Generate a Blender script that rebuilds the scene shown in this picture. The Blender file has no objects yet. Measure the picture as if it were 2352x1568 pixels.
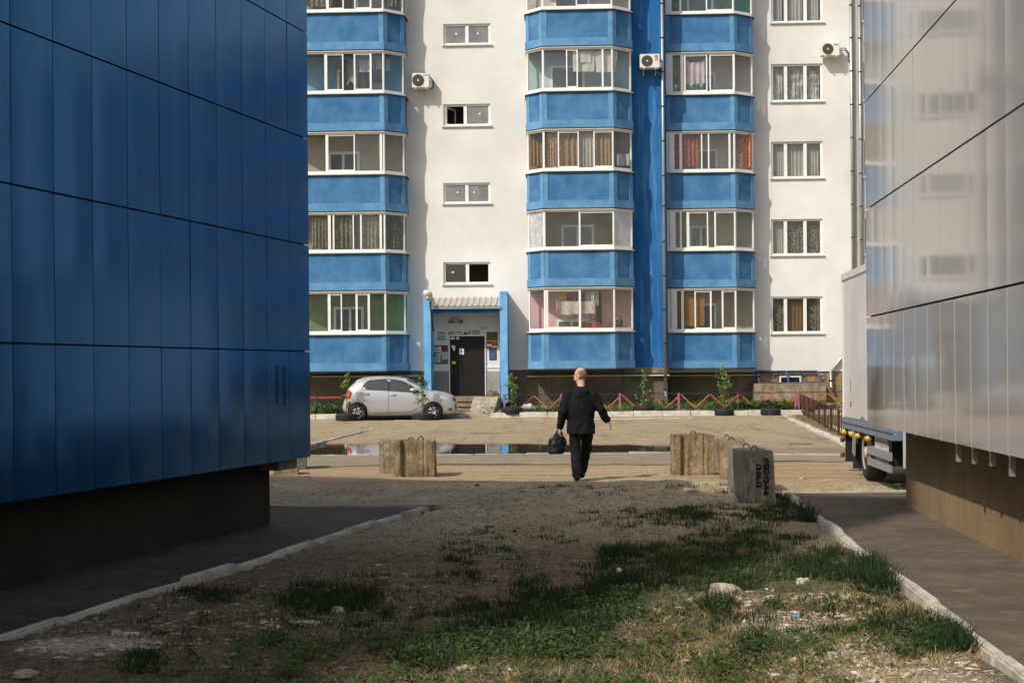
import bpy, bmesh, math, random
import numpy as np
from mathutils import Vector, Matrix, Euler
random.seed(7)
rng = np.random.default_rng(7)
SC = bpy.context.scene
COL = SC.collection
PI = math.pi
R = math.radians

# ------------------------------------------------------------------ camera
F, CX, HY, H, ROLL = 3450.0, 1176.0, 853.0, 1.65, R(0.5)
cam_d = bpy.data.cameras.new('camera'); cam = bpy.data.objects.new('camera', cam_d); COL.objects.link(cam)
cam_d.sensor_width = 36.0
cam_d.lens = 36.0 * F / 2352.0
cam_d.shift_y = (HY - 784.0) / 2352.0
cam_d.clip_start = 0.1; cam_d.clip_end = 1000
cam.location = (0, 0, H)
cam.rotation_euler = (Euler((PI/2, 0, 0)).to_matrix().to_4x4() @ Matrix.Rotation(-ROLL, 4, 'Z')).to_euler()
SC.camera = cam

# ------------------------------------------------------------------ light
SUN = Vector((0.95, 1.0, -1.3))
w = bpy.data.worlds.new('World'); SC.world = w; w.use_nodes = True
nt = w.node_tree; nt.nodes.clear()
out = nt.nodes.new('ShaderNodeOutputWorld'); bg = nt.nodes.new('ShaderNodeBackground'); sky = nt.nodes.new('ShaderNodeTexSky')
sky.sky_type = 'NISHITA'; sky.sun_disc = False
sky.sun_elevation = math.atan2(1.3, math.hypot(.95, 1.0))
sky.sun_rotation = math.atan2(-0.95, -1.0) % (2*PI)
sky.air_density = 1.0; sky.dust_density = 3.0; sky.ozone_density = 1.0
bg.inputs['Strength'].default_value = 0.13
nt.links.new(sky.outputs[0], bg.inputs[0]); nt.links.new(bg.outputs[0], out.inputs[0])
sd = bpy.data.lights.new('sun', 'SUN'); sd.energy = 3.5; sd.angle = R(0.55); sd.color = (1.0, 0.965, 0.91)
sun = bpy.data.objects.new('sun', sd); COL.objects.link(sun)
sun.rotation_euler = SUN.to_track_quat('-Z', 'Y').to_euler()
vs = SC.view_settings
vs.view_transform = 'Standard'; vs.look = 'None'; vs.gamma = 1.0; vs.use_curve_mapping = False
vs.exposure = 0.04

# ------------------------------------------------------------------ projecting picture positions into the place
_cr, _sr = math.cos(ROLL), math.sin(ROLL)
def ray(px, py):
    xc = (px - CX) / F; yc = (HY - py) / F
    return xc*_cr + yc*_sr, -xc*_sr + yc*_cr
def gnd(px, py, z=0.0):
    X, Z = ray(px, py)
    Y = (z - H) / Z
    return Vector((X*Y, Y, z))
def at(px, py, Y):
    X, Z = ray(px, py)
    return Vector((X*Y, Y, H + Z*Y))
def proj(X, Y, Z):
    a, b = X/Y, (Z-H)/Y
    return CX + F*(a*_cr - b*_sr), HY - F*(a*_sr + b*_cr)

# the apartment building has its own frame: u along the front, d out towards the camera, z up
FA = R(2.3); FO = Vector((0, 55.0, 0))
FU = Vector((math.cos(FA), -math.sin(FA), 0)); FN = Vector((-math.sin(FA), -math.cos(FA), 0))
def W(px, py, d=0.0):
    X, Z = ray(px, py)
    t = (d + FO.dot(FN)) / (X*FN.x + FN.y)
    P = Vector((X*t, t, 0))
    return (P - FO).dot(FU), H + Z*t
def U_(px, d=0.0): return W(px, 600, d)[0]
def Z_(py, d=0.0, px=1400): return W(px, py, d)[1]
def LW(u, d, z):
    p = FO + FU*u + FN*d
    return Vector((p.x, p.y, z))

# ------------------------------------------------------------------ mesh helpers
class MB:
    def __init__(s): s.v = []; s.f = []
    def add(s, vs, fs):
        o = len(s.v); s.v += [tuple(p) for p in vs]; s.f += [tuple(i+o for i in f) for f in fs]; return s
    def quad(s, a, b, c, d): return s.add([a, b, c, d], [(0, 1, 2, 3)])
    def box(s, x0, x1, y0, y1, z0, z1):
        return s.add([(x0,y0,z0),(x1,y0,z0),(x1,y1,z0),(x0,y1,z0),(x0,y0,z1),(x1,y0,z1),(x1,y1,z1),(x0,y1,z1)],
                     [(0,3,2,1),(4,5,6,7),(0,1,5,4),(1,2,6,5),(2,3,7,6),(3,0,4,7)])
    def fbox(s, u0, u1, d0, d1, z0, z1): return s.box(u0, u1, -d1, -d0, z0, z1)   # in the facade frame
    def prism(s, pts, z0, z1):
        n = len(pts)
        vs = [(p[0], p[1], z0) for p in pts] + [(p[0], p[1], z1) for p in pts]
        fs = [tuple(range(n-1, -1, -1)), tuple(range(n, 2*n))] + [(i, (i+1) % n, n+(i+1) % n, n+i) for i in range(n)]
        return s.add(vs, fs)
    def obox(s, a, b, wdt, hgt, up=(0,0,1)):
        a = Vector(a); b = Vector(b); e = (b-a).normalized(); up = Vector(up)
        r = e.cross(up)
        if r.length < 1e-5: r = e.cross(Vector((1,0,0)))
        r.normalize(); q = r.cross(e)
        vs = []
        for p in (a, b):
            for sx, sy in ((-1,-1),(1,-1),(1,1),(-1,1)): vs.append(p + r*(sx*wdt/2) + q*(sy*hgt/2))
        return s.add(vs, [(0,1,2,3),(7,6,5,4),(0,4,5,1),(1,5,6,2),(2,6,7,3),(3,7,4,0)])
    def tube(s, path, rad, seg=8, cap=True, sq=1.0):
        path = [Vector(p) for p in path]; n = len(path)
        rads = rad if isinstance(rad, (list, tuple)) else [rad]*n
        rings = []; prev = None
        for i, p in enumerate(path):
            e = (path[min(i+1, n-1)] - path[max(i-1, 0)]).normalized()
            a = prev if prev is not None else (Vector((0,0,1)) if abs(e.z) < .9 else Vector((1,0,0)))
            r = e.cross(a)
            if r.length < 1e-4: r = e.cross(Vector((0,1,0)))
            r.normalize(); q = r.cross(e).normalized(); prev = q
            rings.append([p + (r*math.cos(2*PI*k/seg) + q*math.sin(2*PI*k/seg)*sq)*rads[i] for k in range(seg)])
        vs = [v for rg in rings for v in rg]; fs = []
        for i in range(n-1):
            for k in range(seg):
                k2 = (k+1) % seg
                fs.append((i*seg+k, i*seg+k2, (i+1)*seg+k2, (i+1)*seg+k))
        if cap: fs += [tuple(range(seg-1, -1, -1)), tuple((n-1)*seg+k for k in range(seg))]
        return s.add(vs, fs)
    def loft(s, rings, seg=16, cap=True):
        # rings: (centre, rx, ry, axis_x, axis_y)
        vs = []; fs = []
        for c, rx, ry, ax, ay in rings:
            c = Vector(c); ax = Vector(ax); ay = Vector(ay)
            for k in range(seg):
                t = 2*PI*k/seg
                vs.append(c + ax*(rx*math.cos(t)) + ay*(ry*math.sin(t)))
        n = len(rings)
        for i in range(n-1):
            for k in range(seg):
                k2 = (k+1) % seg
                fs.append((i*seg+k, i*seg+k2, (i+1)*seg+k2, (i+1)*seg+k))
        if cap: fs += [tuple(range(seg-1, -1, -1)), tuple((n-1)*seg+k for k in range(seg))]
        return s.add(vs, fs)
    def ball(s, c, rx, ry, rz, rot=None, nu=14, nv=9):
        c = Vector(c); vs = []; fs = []
        m = rot or Matrix.Identity(3)
        for j in range(1, nv):
            ph = PI*j/nv
            for i in range(nu):
                th = 2*PI*i/nu
                vs.append(c + m @ Vector((rx*math.sin(ph)*math.cos(th), ry*math.sin(ph)*math.sin(th), rz*math.cos(ph))))
        top = len(vs); vs.append(c + m @ Vector((0,0,rz))); vs.append(c + m @ Vector((0,0,-rz)))
        for j in range(nv-2):
            for i in range(nu):
                i2 = (i+1) % nu
                fs.append((j*nu+i, (j+1)*nu+i, (j+1)*nu+i2, j*nu+i2))
        for i in range(nu):
            i2 = (i+1) % nu
            fs.append((top, i, i2)); fs.append((top+1, (nv-2)*nu+i2, (nv-2)*nu+i))
        return s.add(vs, fs)
    def mesh(s, name, mat=None, smooth=False):
        me = bpy.data.meshes.new(name); me.from_pydata(s.v, [], s.f); me.update()
        if mat: me.materials.append(mat)
        if smooth: me.polygons.foreach_set('use_smooth', [True]*len(me.polygons))
        return me
    def build(s, name, mat=None, parent=None, smooth=False, loc=None, rot=None):
        return link(name, s.mesh(name, mat, smooth), parent, loc, rot)
def link(name, me, parent=None, loc=None, rot=None):
    o = bpy.data.objects.new(name, me); COL.objects.link(o)
    if parent: o.parent = parent
    if loc is not None: o.location = loc
    if rot is not None: o.rotation_euler = rot
    return o
def tag(o, label=None, cat=None, group=None, kind=None):
    if label: o['label'] = label
    if cat: o['category'] = cat
    if group: o['group'] = group
    if kind: o['kind'] = kind
    return o
def thing(name, label, cat, loc=(0,0,0), rz=0.0, group=None):
    o = bpy.data.objects.new(name, None); COL.objects.link(o); o.empty_display_size = .2
    o.location = loc; o.rotation_euler = (0, 0, rz)
    return tag(o, label, cat, group)
def bevel_mesh(me, off, seg=1):
    bm = bmesh.new(); bm.from_mesh(me)
    bmesh.ops.bevel(bm, geom=list(bm.edges), offset=off, segments=seg, affect='EDGES', clamp_overlap=True)
    bm.to_mesh(me); bm.free(); me.update(); return me
def fixn(me):
    bm = bmesh.new(); bm.from_mesh(me); bmesh.ops.recalc_face_normals(bm, faces=bm.faces); bm.to_mesh(me); bm.free(); return me
def evaluated(me, *mods):
    o = bpy.data.objects.new('work', me); COL.objects.link(o)
    for t, kw in mods:
        m = o.modifiers.new('m', t)
        for k, v in kw.items(): setattr(m, k, v)
    dg = bpy.context.evaluated_depsgraph_get(); dg.update()
    r = bpy.data.meshes.new_from_object(o.evaluated_get(dg), depsgraph=dg)
    bpy.data.objects.remove(o); return r
def remeshed(me, vox, smooth=4, mat=None):
    fixn(me)
    r = evaluated(me, ('REMESH', dict(mode='VOXEL', voxel_size=vox)), ('SMOOTH', dict(factor=.5, iterations=smooth)))
    r.materials.clear()
    if mat: r.materials.append(mat)
    r.polygons.foreach_set('use_smooth', [True]*len(r.polygons)); return r
def text_mesh(txt, size, mat, align='CENTER', ext=0.0, spacing=1.0, bold=0.0):
    c = bpy.data.curves.new('lettering', 'FONT'); c.body = txt; c.size = size; c.align_x = align; c.align_y = 'CENTER'
    c.extrude = ext; c.space_line = spacing; c.offset = bold; c.resolution_u = 2
    o = bpy.data.objects.new('work', c); COL.objects.link(o)
    dg = bpy.context.evaluated_depsgraph_get(); dg.update()
    me = bpy.data.meshes.new_from_object(o.evaluated_get(dg), depsgraph=dg)
    bpy.data.objects.remove(o); me.materials.clear(); me.materials.append(mat); return me

# ------------------------------------------------------------------ materials
def srgb(r, g, b):
    f = lambda c: c/12.92 if c <= .04045 else ((c+.055)/1.055)**2.4
    return (f(r/255), f(g/255), f(b/255), 1)
class NT:
    def __init__(s, name):
        s.m = bpy.data.materials.new(name); s.m.use_nodes = True; s.t = s.m.node_tree; s.t.nodes.clear()
        s.out = s.n('ShaderNodeOutputMaterial')
    def n(s, t, **kw):
        nd = s.t.nodes.new(t)
        for k, v in kw.items(): setattr(nd, k, v)
        return nd
    def l(s, a, b): s.t.links.new(a, b)
    def pos(s):
        return s.n('ShaderNodeNewGeometry').outputs['Position']
    def scaled(s, vec, sc):
        mp = s.n('ShaderNodeMapping'); mp.inputs['Scale'].default_value = sc if isinstance(sc, tuple) else (sc,)*3
        s.l(vec, mp.inputs['Vector']); return mp.outputs[0]
    def noise(s, vec, scale, detail=4, rough=.55, dist=0.0):
        nd = s.n('ShaderNodeTexNoise'); nd.inputs['Scale'].default_value = scale; nd.inputs['Detail'].default_value = detail
        nd.inputs['Roughness'].default_value = rough; nd.inputs['Distortion'].default_value = dist
        s.l(vec, nd.inputs['Vector']); return nd.outputs['Fac']
    def voro(s, vec, scale, feat='F1', out='Distance'):
        nd = s.n('ShaderNodeTexVoronoi', feature=feat); nd.inputs['Scale'].default_value = scale
        s.l(vec, nd.inputs['Vector']); return nd.outputs[out]
    def ramp(s, fac, stops, interp='LINEAR'):
        nd = s.n('ShaderNodeValToRGB'); cr = nd.color_ramp; cr.interpolation = interp
        while len(cr.elements) < len(stops): cr.elements.new(.5)
        for e, (p, c) in zip(cr.elements, stops):
            e.position = p; e.color = c if isinstance(c, tuple) else (c, c, c, 1)
        s.l(fac, nd.inputs[0]); return nd.outputs[0]
    def mix(s, fac, a, b, mode='MIX'):
        nd = s.n('ShaderNodeMix', data_type='RGBA', blend_type=mode)
        for sock, v in ((nd.inputs[0], fac), (nd.inputs[6], a), (nd.inputs[7], b)):
            if hasattr(v, 'default_value') or hasattr(v, 'is_linked'): s.l(v, sock)
            else: sock.default_value = v
        return nd.outputs[2]
    def math(s, op, a, b=0.0, clamp=False):
        nd = s.n('ShaderNodeMath', operation=op, use_clamp=clamp)
        for sock, v in ((nd.inputs[0], a), (nd.inputs[1], b)):
            if isinstance(v, (int, float)): sock.default_value = v
            else: s.l(v, sock)
        return nd.outputs[0]
    def bump(s, h, strength=.3, dist=.02):
        nd = s.n('ShaderNodeBump'); nd.inputs['Strength'].default_value = strength; nd.inputs['Distance'].default_value = dist
        s.l(h, nd.inputs['Height']); return nd.outputs[0]
    def pbr(s, color, rough=.7, normal=None, metal=0.0, spec=.5, coat=0.0):
        b = s.n('ShaderNodeBsdfPrincipled')
        if isinstance(color, tuple): b.inputs['Base Color'].default_value = color
        else: s.l(color, b.inputs['Base Color'])
        if isinstance(rough, (int, float)): b.inputs['Roughness'].default_value = rough
        else: s.l(rough, b.inputs['Roughness'])
        b.inputs['Metallic'].default_value = metal; b.inputs['Specular IOR Level'].default_value = spec
        b.inputs['Coat Weight'].default_value = coat; b.inputs['Coat Roughness'].default_value = .05
        if normal is not None: s.l(normal, b.inputs['Normal'])
        s.l(b.outputs[0], s.out.inputs[0]); return s.m
def plain(name, c, rough=.6, var=.12, scale=6.0, metal=0.0, spec=.4, bump=0.0, coat=0.0):
    t = NT(name); p = t.pos(); nz = t.noise(p, scale, 5)
    a = tuple(x*(1-var) for x in c[:3]) + (1,); b = tuple(min(1, x*(1+var)) for x in c[:3]) + (1,)
    col = t.mix(t.ramp(nz, [(.3, 0.0), (.7, 1.0)]), a, b)
    nm = t.bump(t.noise(p, scale*9, 3), bump, .004) if bump else None
    return t.pbr(col, rough, nm, metal, spec, coat)
def two(name, a, b, scale, lo=.4, hi=.6, rough=.85, bscale=60, bstr=.3, bdist=.01, stretch=(1,1,1), fine=.15, spec=.3, streak=None):
    t = NT(name); p = t.scaled(t.pos(), stretch)
    f = t.ramp(t.noise(p, scale, 7, .6), [(lo, 0.0), (hi, 1.0)])
    col = t.mix(f, a, b)
    fn = t.noise(p, bscale, 4, .7)
    col = t.mix(fine, col, t.ramp(fn, [(.3, 0.0), (.7, 1.0)]), 'OVERLAY')
    if streak:
        sp = t.scaled(t.pos(), (3.0, 3.0, .25))
        sf = t.ramp(t.noise(sp, 2.0, 6, .65), [(.52, 0.0), (.75, 1.0)])
        col = t.mix(t.math('MULTIPLY', sf, streak[1]), col, streak[0])
    return t.pbr(col, rough, t.bump(fn, bstr, bdist), 0, spec)

M = {}
M['plaster'] = two('white_plaster', srgb(212,209,200), srgb(228,226,218), .45, .35, .65, .9, 25, .25, .01, fine=.06, streak=(srgb(214,208,195), .25))
M['plaster_joint'] = two('grey_plaster', srgb(176,174,168), srgb(190,187,180), .8, bscale=25, fine=.06)
M['blue'] = two('blue_render', srgb(54,104,146), srgb(84,132,170), 1.3, .36, .68, .88, 30, .35, .012, fine=.12, streak=(srgb(58,118,176), .6))
M['blue_trim'] = two('pale_blue_render', srgb(82,132,170), srgb(108,154,186), 2.2, .36, .68, .88, 30, .3, .01, fine=.1)
M['blue_pier'] = two('blue_pier_render', srgb(30,94,152), srgb(50,114,168), .9, .4, .62, .88, 30, .3, .01, fine=.12, stretch=(1,1,.45), streak=(srgb(96,156,205), .8))
M['blue_porch'] = two('porch_blue', srgb(92,158,206), srgb(128,182,220), 1.6, .35, .65, .85, 30, .3, .01, fine=.1, streak=(srgb(60,120,180), .5))
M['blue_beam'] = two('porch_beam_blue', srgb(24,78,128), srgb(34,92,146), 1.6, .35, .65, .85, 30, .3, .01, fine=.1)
M['concrete_dark'] = two('plinth_render', srgb(92,86,72), srgb(122,114,94), .9, .35, .65, .92, 30, .4, .015, fine=.15, streak=(srgb(70,66,56), .7))
M['concrete_tan'] = two('tan_concrete', srgb(122,106,82), srgb(164,146,118), 3.5, .36, .64, .92, 45, .9, .02, fine=.45, streak=(srgb(84,62,38), .9))
M['concrete_pale'] = two('pale_concrete', srgb(146,134,112), srgb(184,172,150), 3.5, .36, .64, .92, 45, .8, .02, fine=.4, streak=(srgb(96,84,64), .8))
def block_mat(name, a, b, stain, seed):
    t = NT(name); p = t.pos(); q = t.scaled(p, (1,1,1))
    n1 = t.noise(p, 2.6, 8, .68); st = t.noise(t.scaled(p, (13,13,1.1)), 1.0, 7, .72, .6); n2 = t.noise(p, 34, 6, .75); pit = t.voro(p, 46)
    col = t.mix(t.ramp(n1, [(.36,0.0),(.64,1.0)]), a, b)
    col = t.mix(t.math('MULTIPLY', t.ramp(st, [(.50,0.0),(.66,1.0)]), .8), col, stain)
    col = t.mix(t.math('MULTIPLY', t.ramp(t.noise(p, 7, 6, .7), [(.56,0.0),(.66,1.0)]), .55), col, tuple(min(1,x*1.5) for x in b[:3])+(1,))
    col = t.mix(.4, col, t.ramp(n2, [(.3,0.0),(.7,1.0)]), 'OVERLAY')
    col = t.mix(t.math('MULTIPLY', t.ramp(pit, [(.05,1.0),(.13,0.0)]), .7), col, tuple(x*.4 for x in stain[:3])+(1,))
    return t.pbr(col, .93, t.bump(t.math('ADD', n2, t.math('MULTIPLY', n1, 1.5)), .9, .02), 0, .2)
M['block_tan'] = block_mat('tan_block', srgb(118,100,74), srgb(166,146,114), srgb(70,50,30), 1); M['block_pale'] = block_mat('pale_block', srgb(128,116,94), srgb(176,162,136), srgb(74,62,44), 2); M['block_shade_grey'] = block_mat('shade_grey_block', srgb(112,110,98), srgb(148,145,132), srgb(72,68,56), 3)  # the grey one paints in the cool shade lying on its blocks
M['concrete_grey'] = two('grey_concrete', srgb(116,114,102), srgb(152,149,136), 3.5, .36, .64, .92, 45, .8, .02, fine=.4, streak=(srgb(80,76,64), .7))
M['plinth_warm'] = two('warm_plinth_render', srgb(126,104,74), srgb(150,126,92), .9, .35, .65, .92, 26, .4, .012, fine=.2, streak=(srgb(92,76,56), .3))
M['plinth_dark'] = two('dark_plinth_render', srgb(38,35,30), srgb(58,53,45), .7, .35, .65, .94, 22, .5, .015, fine=.16, streak=(srgb(50,46,40), .7))  # near-black render, streaked at random
M['entry_grey'] = two('grey_entry_render', srgb(140,138,128), srgb(158,155,144), 1.5, bscale=30, fine=.1, streak=(srgb(110,108,98), .5))
M['upvc'] = plain('white_frame', srgb(232,230,222), .45, .05, 3)
M['sill'] = plain('sill_metal', srgb(214,210,200), .4, .08, 5, spec=.5)
M['dark_edge'] = plain('dark_drip_edge', srgb(52,52,54), .6, .2, 5)
M['metal'] = plain('galvanised_metal', srgb(168,170,166), .42, .1, 4, metal=.55)
M['steel'] = plain('painted_steel', srgb(150,150,148), .5, .1, 4, metal=.3)
M['black'] = plain('black_rubber', srgb(38,38,40), .75, .2, 12, bump=.3)
M['black_metal'] = plain('black_metal', srgb(34,33,33), .5, .2, 6)
M['rust'] = two('rusty_iron', srgb(58,38,24), srgb(84,56,34), 9, rough=.85, bscale=60, fine=.2)
M['loop'] = plain('dark_rebar', srgb(44,36,30), .7, .2, 8)
M['orange'] = two('orange_paint', srgb(170,86,44), srgb(190,110,66), 4, rough=.6, bscale=40, fine=.1)
M['red'] = two('red_paint', srgb(146,54,38), srgb(166,74,52), 4, rough=.6, bscale=40, fine=.1)
M['pink'] = two('faded_pink_paint', srgb(146,84,100), srgb(170,108,120), 6, rough=.65, bscale=40, fine=.15)
M['whitewash'] = two('whitewash', srgb(176,168,150), srgb(218,212,200), 3, .35, .62, .9, 40, .5, .01, fine=.15, streak=(srgb(150,140,120), .5))
M['kerb'] = two('worn_kerb', srgb(146,138,120), srgb(200,194,178), 2.6, .3, .62, .92, 40, .5, .01, fine=.2)
M['asphalt'] = None
M['ink'] = plain('black_ink', srgb(26,24,22), .8, .1)
M['ink_faint'] = plain('faded_ink', srgb(92,88,80), .8, .1)
M['paper'] = plain('white_paper', srgb(226,224,216), .8, .04, 9)
M['room'] = plain('room_plaster', srgb(120,112,98), .9, .1, 2)
M['inner_glass'] = plain('dark_inner_glass', srgb(88,94,92), .12, .1, 1, spec=.6)
M['pane_dark'] = plain('dark_pane', srgb(30,34,32), .08, .2, 1, spec=.8)
def glass(name, tint, refl=.10, dirt=.0, rough=.02):
    t = NT(name)
    tr = t.n('ShaderNodeBsdfTransparent'); tr.inputs[0].default_value = tint
    gl = t.n('ShaderNodeBsdfGlossy'); gl.inputs['Roughness'].default_value = rough; gl.inputs[0].default_value = (.95,.97,.97,1)
    fr = t.n('ShaderNodeLayerWeight'); fr.inputs[0].default_value = .5
    fac = t.math('ADD', t.math('MULTIPLY', t.math('POWER', fr.outputs['Facing'], 4.0), .9), refl, True)
    ms = t.n('ShaderNodeMixShader'); t.l(fac, ms.inputs[0]); t.l(tr.outputs[0], ms.inputs[1]); t.l(gl.outputs[0], ms.inputs[2])
    last = ms.outputs[0]
    if dirt:
        df = t.n('ShaderNodeBsdfDiffuse'); df.inputs[0].default_value = (.55,.54,.5,1)
        f = t.math('MULTIPLY', t.ramp(t.noise(t.pos(), 3.0, 5), [(.3, .4), (.7, 1.0)]), dirt)
        m2 = t.n('ShaderNodeMixShader'); t.l(f, m2.inputs[0]); t.l(last, m2.inputs[1]); t.l(df.outputs[0], m2.inputs[2]); last = m2.outputs[0]
    t.l(last, t.out.inputs[0]); return t.m
M['glass'] = glass('balcony_glass', (.985,.99,.98,1), .025, .04)
M['win_glass'] = glass('window_glass', (.98,.985,.98,1), .04, .03)
M['car_glass'] = glass('car_glass', (.16,.17,.17,1), .06, .02)
M['stair_glass'] = glass('stair_glass', (.9,.91,.9,1), .08, .30)  # dirt here is dust plus the hazy sky's reflection painted grey
M['canopy'] = plain('canopy_metal', srgb(172,162,156), .45, .1, 4)
M['film'] = plain('crumpled_film', srgb(176,178,176), .35, .3, 5, spec=.6)
M['white_board'] = two('white_board', srgb(198,198,194), srgb(214,214,210), 3, bscale=20, fine=.05)

def noise2(x, y, seed=0):
    # smooth value noise on numpy arrays, 0..1
    r = np.random.default_rng(seed).random((257, 257)); r[:, 256] = r[:, 0]; r[256] = r[0]
    xi = np.floor(x).astype(int); yi = np.floor(y).astype(int); fx = x-xi; fy = y-yi
    fx = fx*fx*(3-2*fx); fy = fy*fy*(3-2*fy); xi %= 256; yi %= 256
    return (r[yi, xi]*(1-fx) + r[yi, xi+1]*fx)*(1-fy) + (r[yi+1, xi]*(1-fx) + r[yi+1, xi+1]*fx)*fy
def fbm(x, y, seed=0, oct=4, gain=.5):
    s = np.zeros_like(x, dtype=float); a = 1.0; t = 0.0
    for k in range(oct):
        s += a*noise2(x*2**k + 17.3*k, y*2**k + 9.1*k, seed+k); t += a; a *= gain
    return s/t
# ================================================================== ground and paths
KL0, KL1 = gnd(-40, 1487), gnd(978, 1172)            # kerb of the path by the blue building
KR0, KR1 = gnd(2400, 1597), gnd(1812, 1142)          # kerb of the path by the grey building
def line_x(a, b, Y): return a.x + (b.x-a.x)*(Y-a.y)/(b.y-a.y)
YPL = gnd(800, 1163).y; YPR = gnd(1900, 1133).y
ROAD0, ROAD1 = gnd(1176, 1068).y, gnd(1176, 1044).y
PUD = -0.012
def sstep(a, b, x):
    t = np.clip((x-a)/(b-a), 0, 1); return t*t*(3-2*t)
def ground_z(X, Y):
    X = np.asarray(X, float); Y = np.asarray(Y, float)
    z = np.zeros_like(X)
    inl = (X < line_x(KL0, KL1, Y) + .06) & (Y < YPL + .05)
    inr = (X > line_x(KR0, KR1, Y) - .06) & (Y < YPR + .05)
    soil = sstep(25.0, 20.5, Y)
    bump = (fbm(X*.55, Y*.55, 3, 4) - .5)*.20 + (fbm(X*2.2, Y*2.2, 5, 4) - .5)*.075 + (fbm(X*9, Y*9, 8, 3) - .5)*.03
    # keep the soil level with the kerbs
    dk = np.minimum(np.abs(X-line_x(KL0, KL1, Y)), np.abs(X-line_x(KR0, KR1, Y)))
    z += soil*bump*(.35 + .65*sstep(0, .8, dk)) + soil*.015
    dirt = sstep(20.5, 25.0, Y)*(1-sstep(50.5, 51.6, Y))
    z += dirt*((fbm(X*.35, Y*.8, 21, 4) - .5)*.06 + (fbm(X*1.5, Y*5, 23, 4) - .5)*.045)
    road = sstep(ROAD0-3.0, ROAD0-1.4, Y)*(1-sstep(ROAD1-.1, ROAD1+.3, Y))
    z = z*(1-.9*road)
    # the long puddle and three small ones
    wob = (fbm(X*.9, Y*.9, 31, 3) - .5)
    def pool(x0, x1, y0, y1, ex):
        fx = sstep(x0-ex, x0+ex, X)*(1-sstep(x1-ex, x1+ex, X)); fy = sstep(y0-.5, y0+.35, Y+wob*.5)*(1-sstep(y1-.9, y1+.7, Y+wob*2.2))
        return fx*fy
    y1 = 35.6 - np.clip((X+2.0)/6.5, 0, 1)*3.0
    yy = sstep(30.35, 30.75, Y)*(1-sstep(y1-.9, y1+.6, Y+wob*1.6))*(1-sstep(2.9, 4.2, X))*sstep(-9.5, -8.6, X)
    z = z*(1-.8*yy) - .055*yy
    far = sstep(30.2, 31, Y)
    z = z + .014*far*(1-yy)
    for (px0, px1, py) in ((1075, 1220, 995), (1260, 1310, 998), (1810, 1868, 1019)):
        a = gnd(px0, py); b = gnd(px1, py)
        p = sstep(a.x-.15, a.x+.2, X)*(1-sstep(b.x-.2, b.x+.15, X))*sstep(a.y-.75, a.y-.1, Y+wob*.7)*(1-sstep(a.y, a.y+.55, Y+wob*.7))
        z = z*(1-.7*p) - .05*p
    z += .06*sstep(38, 50, Y)
    lawn = sstep(51.55, 51.65, Y)
    z += lawn*(.12 + .20*sstep(51.7, 55, Y) + (fbm(X*2, Y*2, 41, 3)-.5)*.05)
    z = np.where(inl | inr, -.05, z)
    return z
def gz(x, y): return float(ground_z(np.array([x]), np.array([y]))[0])

def axis(parts):
    a = []
    for s, e, st in parts: a += list(np.arange(s, e-1e-6, st))
    return np.array(a + [parts[-1][1]])
xs = axis([(-60,-16,4),(-16,-8,.5),(-8,8,.085),(8,16,.3),(16,60,4)])
ys = axis([(-12,5,1.0),(5,13,.05),(13,24,.075),(24,36,.11),(36,52.2,.2),(52.2,58,.4),(58,90,4)])
GX, GY = np.meshgrid(xs, ys)
GZ = ground_z(GX, GY)
me = bpy.data.meshes.new('ground')
nx, ny = len(xs), len(ys)
co = np.stack([GX, GY, GZ], -1).reshape(-1, 3)
idx = np.arange(nx*ny).reshape(ny, nx)
fc = np.stack([idx[:-1,:-1], idx[:-1,1:], idx[1:,1:], idx[1:,:-1]], -1).reshape(-1, 4)
me.vertices.add(len(co)); me.vertices.foreach_set('co', co.ravel())
me.loops.add(fc.size); me.loops.foreach_set('vertex_index', fc.ravel())
me.polygons.add(len(fc)); me.polygons.foreach_set('loop_start', np.arange(0, fc.size, 4)); me.polygons.foreach_set('loop_total', np.full(len(fc), 4))
me.update(); me.polygons.foreach_set('use_smooth', [True]*len(fc))
# zones of soil: R sand, G gravel, B damp
Xf, Yf = co[:,0], co[:,1]
wob = fbm(Xf*.5, Yf*.9, 51, 4) - .5
Ys = Yf + wob*2.4
sand = sstep(21.9, 22.9, Ys)*(1-sstep(26.3, 27.0, Yf+wob*.8))
dirt = sstep(29.6, 31.0, Ys)
grav = sstep(12.0, 17.5, Ys)*(1-sstep(22.0, 23.2, Ys))
damp = sstep(.0, -.016, co[:,2])*(Yf > 28) + .3*np.exp(-((Ys-28.6)/1.6)**2)*(fbm(Xf*.25, Yf*1.2, 61, 3) > .45)
# pale spoil heaps
def blob(px, py, rx, ry):
    c = gnd(px, py); return np.exp(-(((Xf-c.x+wob*.3)/rx)**2 + ((Yf-c.y+wob*.5)/ry)**2)**1.5)
spoil = np.clip(blob(150,1497,.27,.28) + blob(290,1482,.17,.2) + blob(1820,1440,.30,.32) + blob(1940,1500,.5,.3)*.8 + blob(1640,1362,.2,.25) + blob(2030,1560,.5,.3)*.7, 0, 1)
att = me.color_attributes.new('zone', 'FLOAT_COLOR', 'POINT')
zc = np.stack([np.clip(sand + dirt*.55, 0, 1), grav, np.clip(damp, 0, 1), np.ones_like(sand)], -1)
att.data.foreach_set('color', zc.ravel().astype(np.float32))
att2 = me.color_attributes.new('spoil', 'FLOAT_COLOR', 'POINT')
att2.data.foreach_set('color', np.stack([spoil, dirt, spoil*0, np.ones_like(sand)], -1).ravel().astype(np.float32))
t = NT('ground_soil'); p = t.pos()
a1 = t.n('ShaderNodeVertexColor', layer_name='zone'); a2 = t.n('ShaderNodeVertexColor', layer_name='spoil')
s1 = t.n('ShaderNodeSeparateColor'); t.l(a1.outputs[0], s1.inputs[0]); s2 = t.n('ShaderNodeSeparateColor'); t.l(a2.outputs[0], s2.inputs[0])
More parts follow.
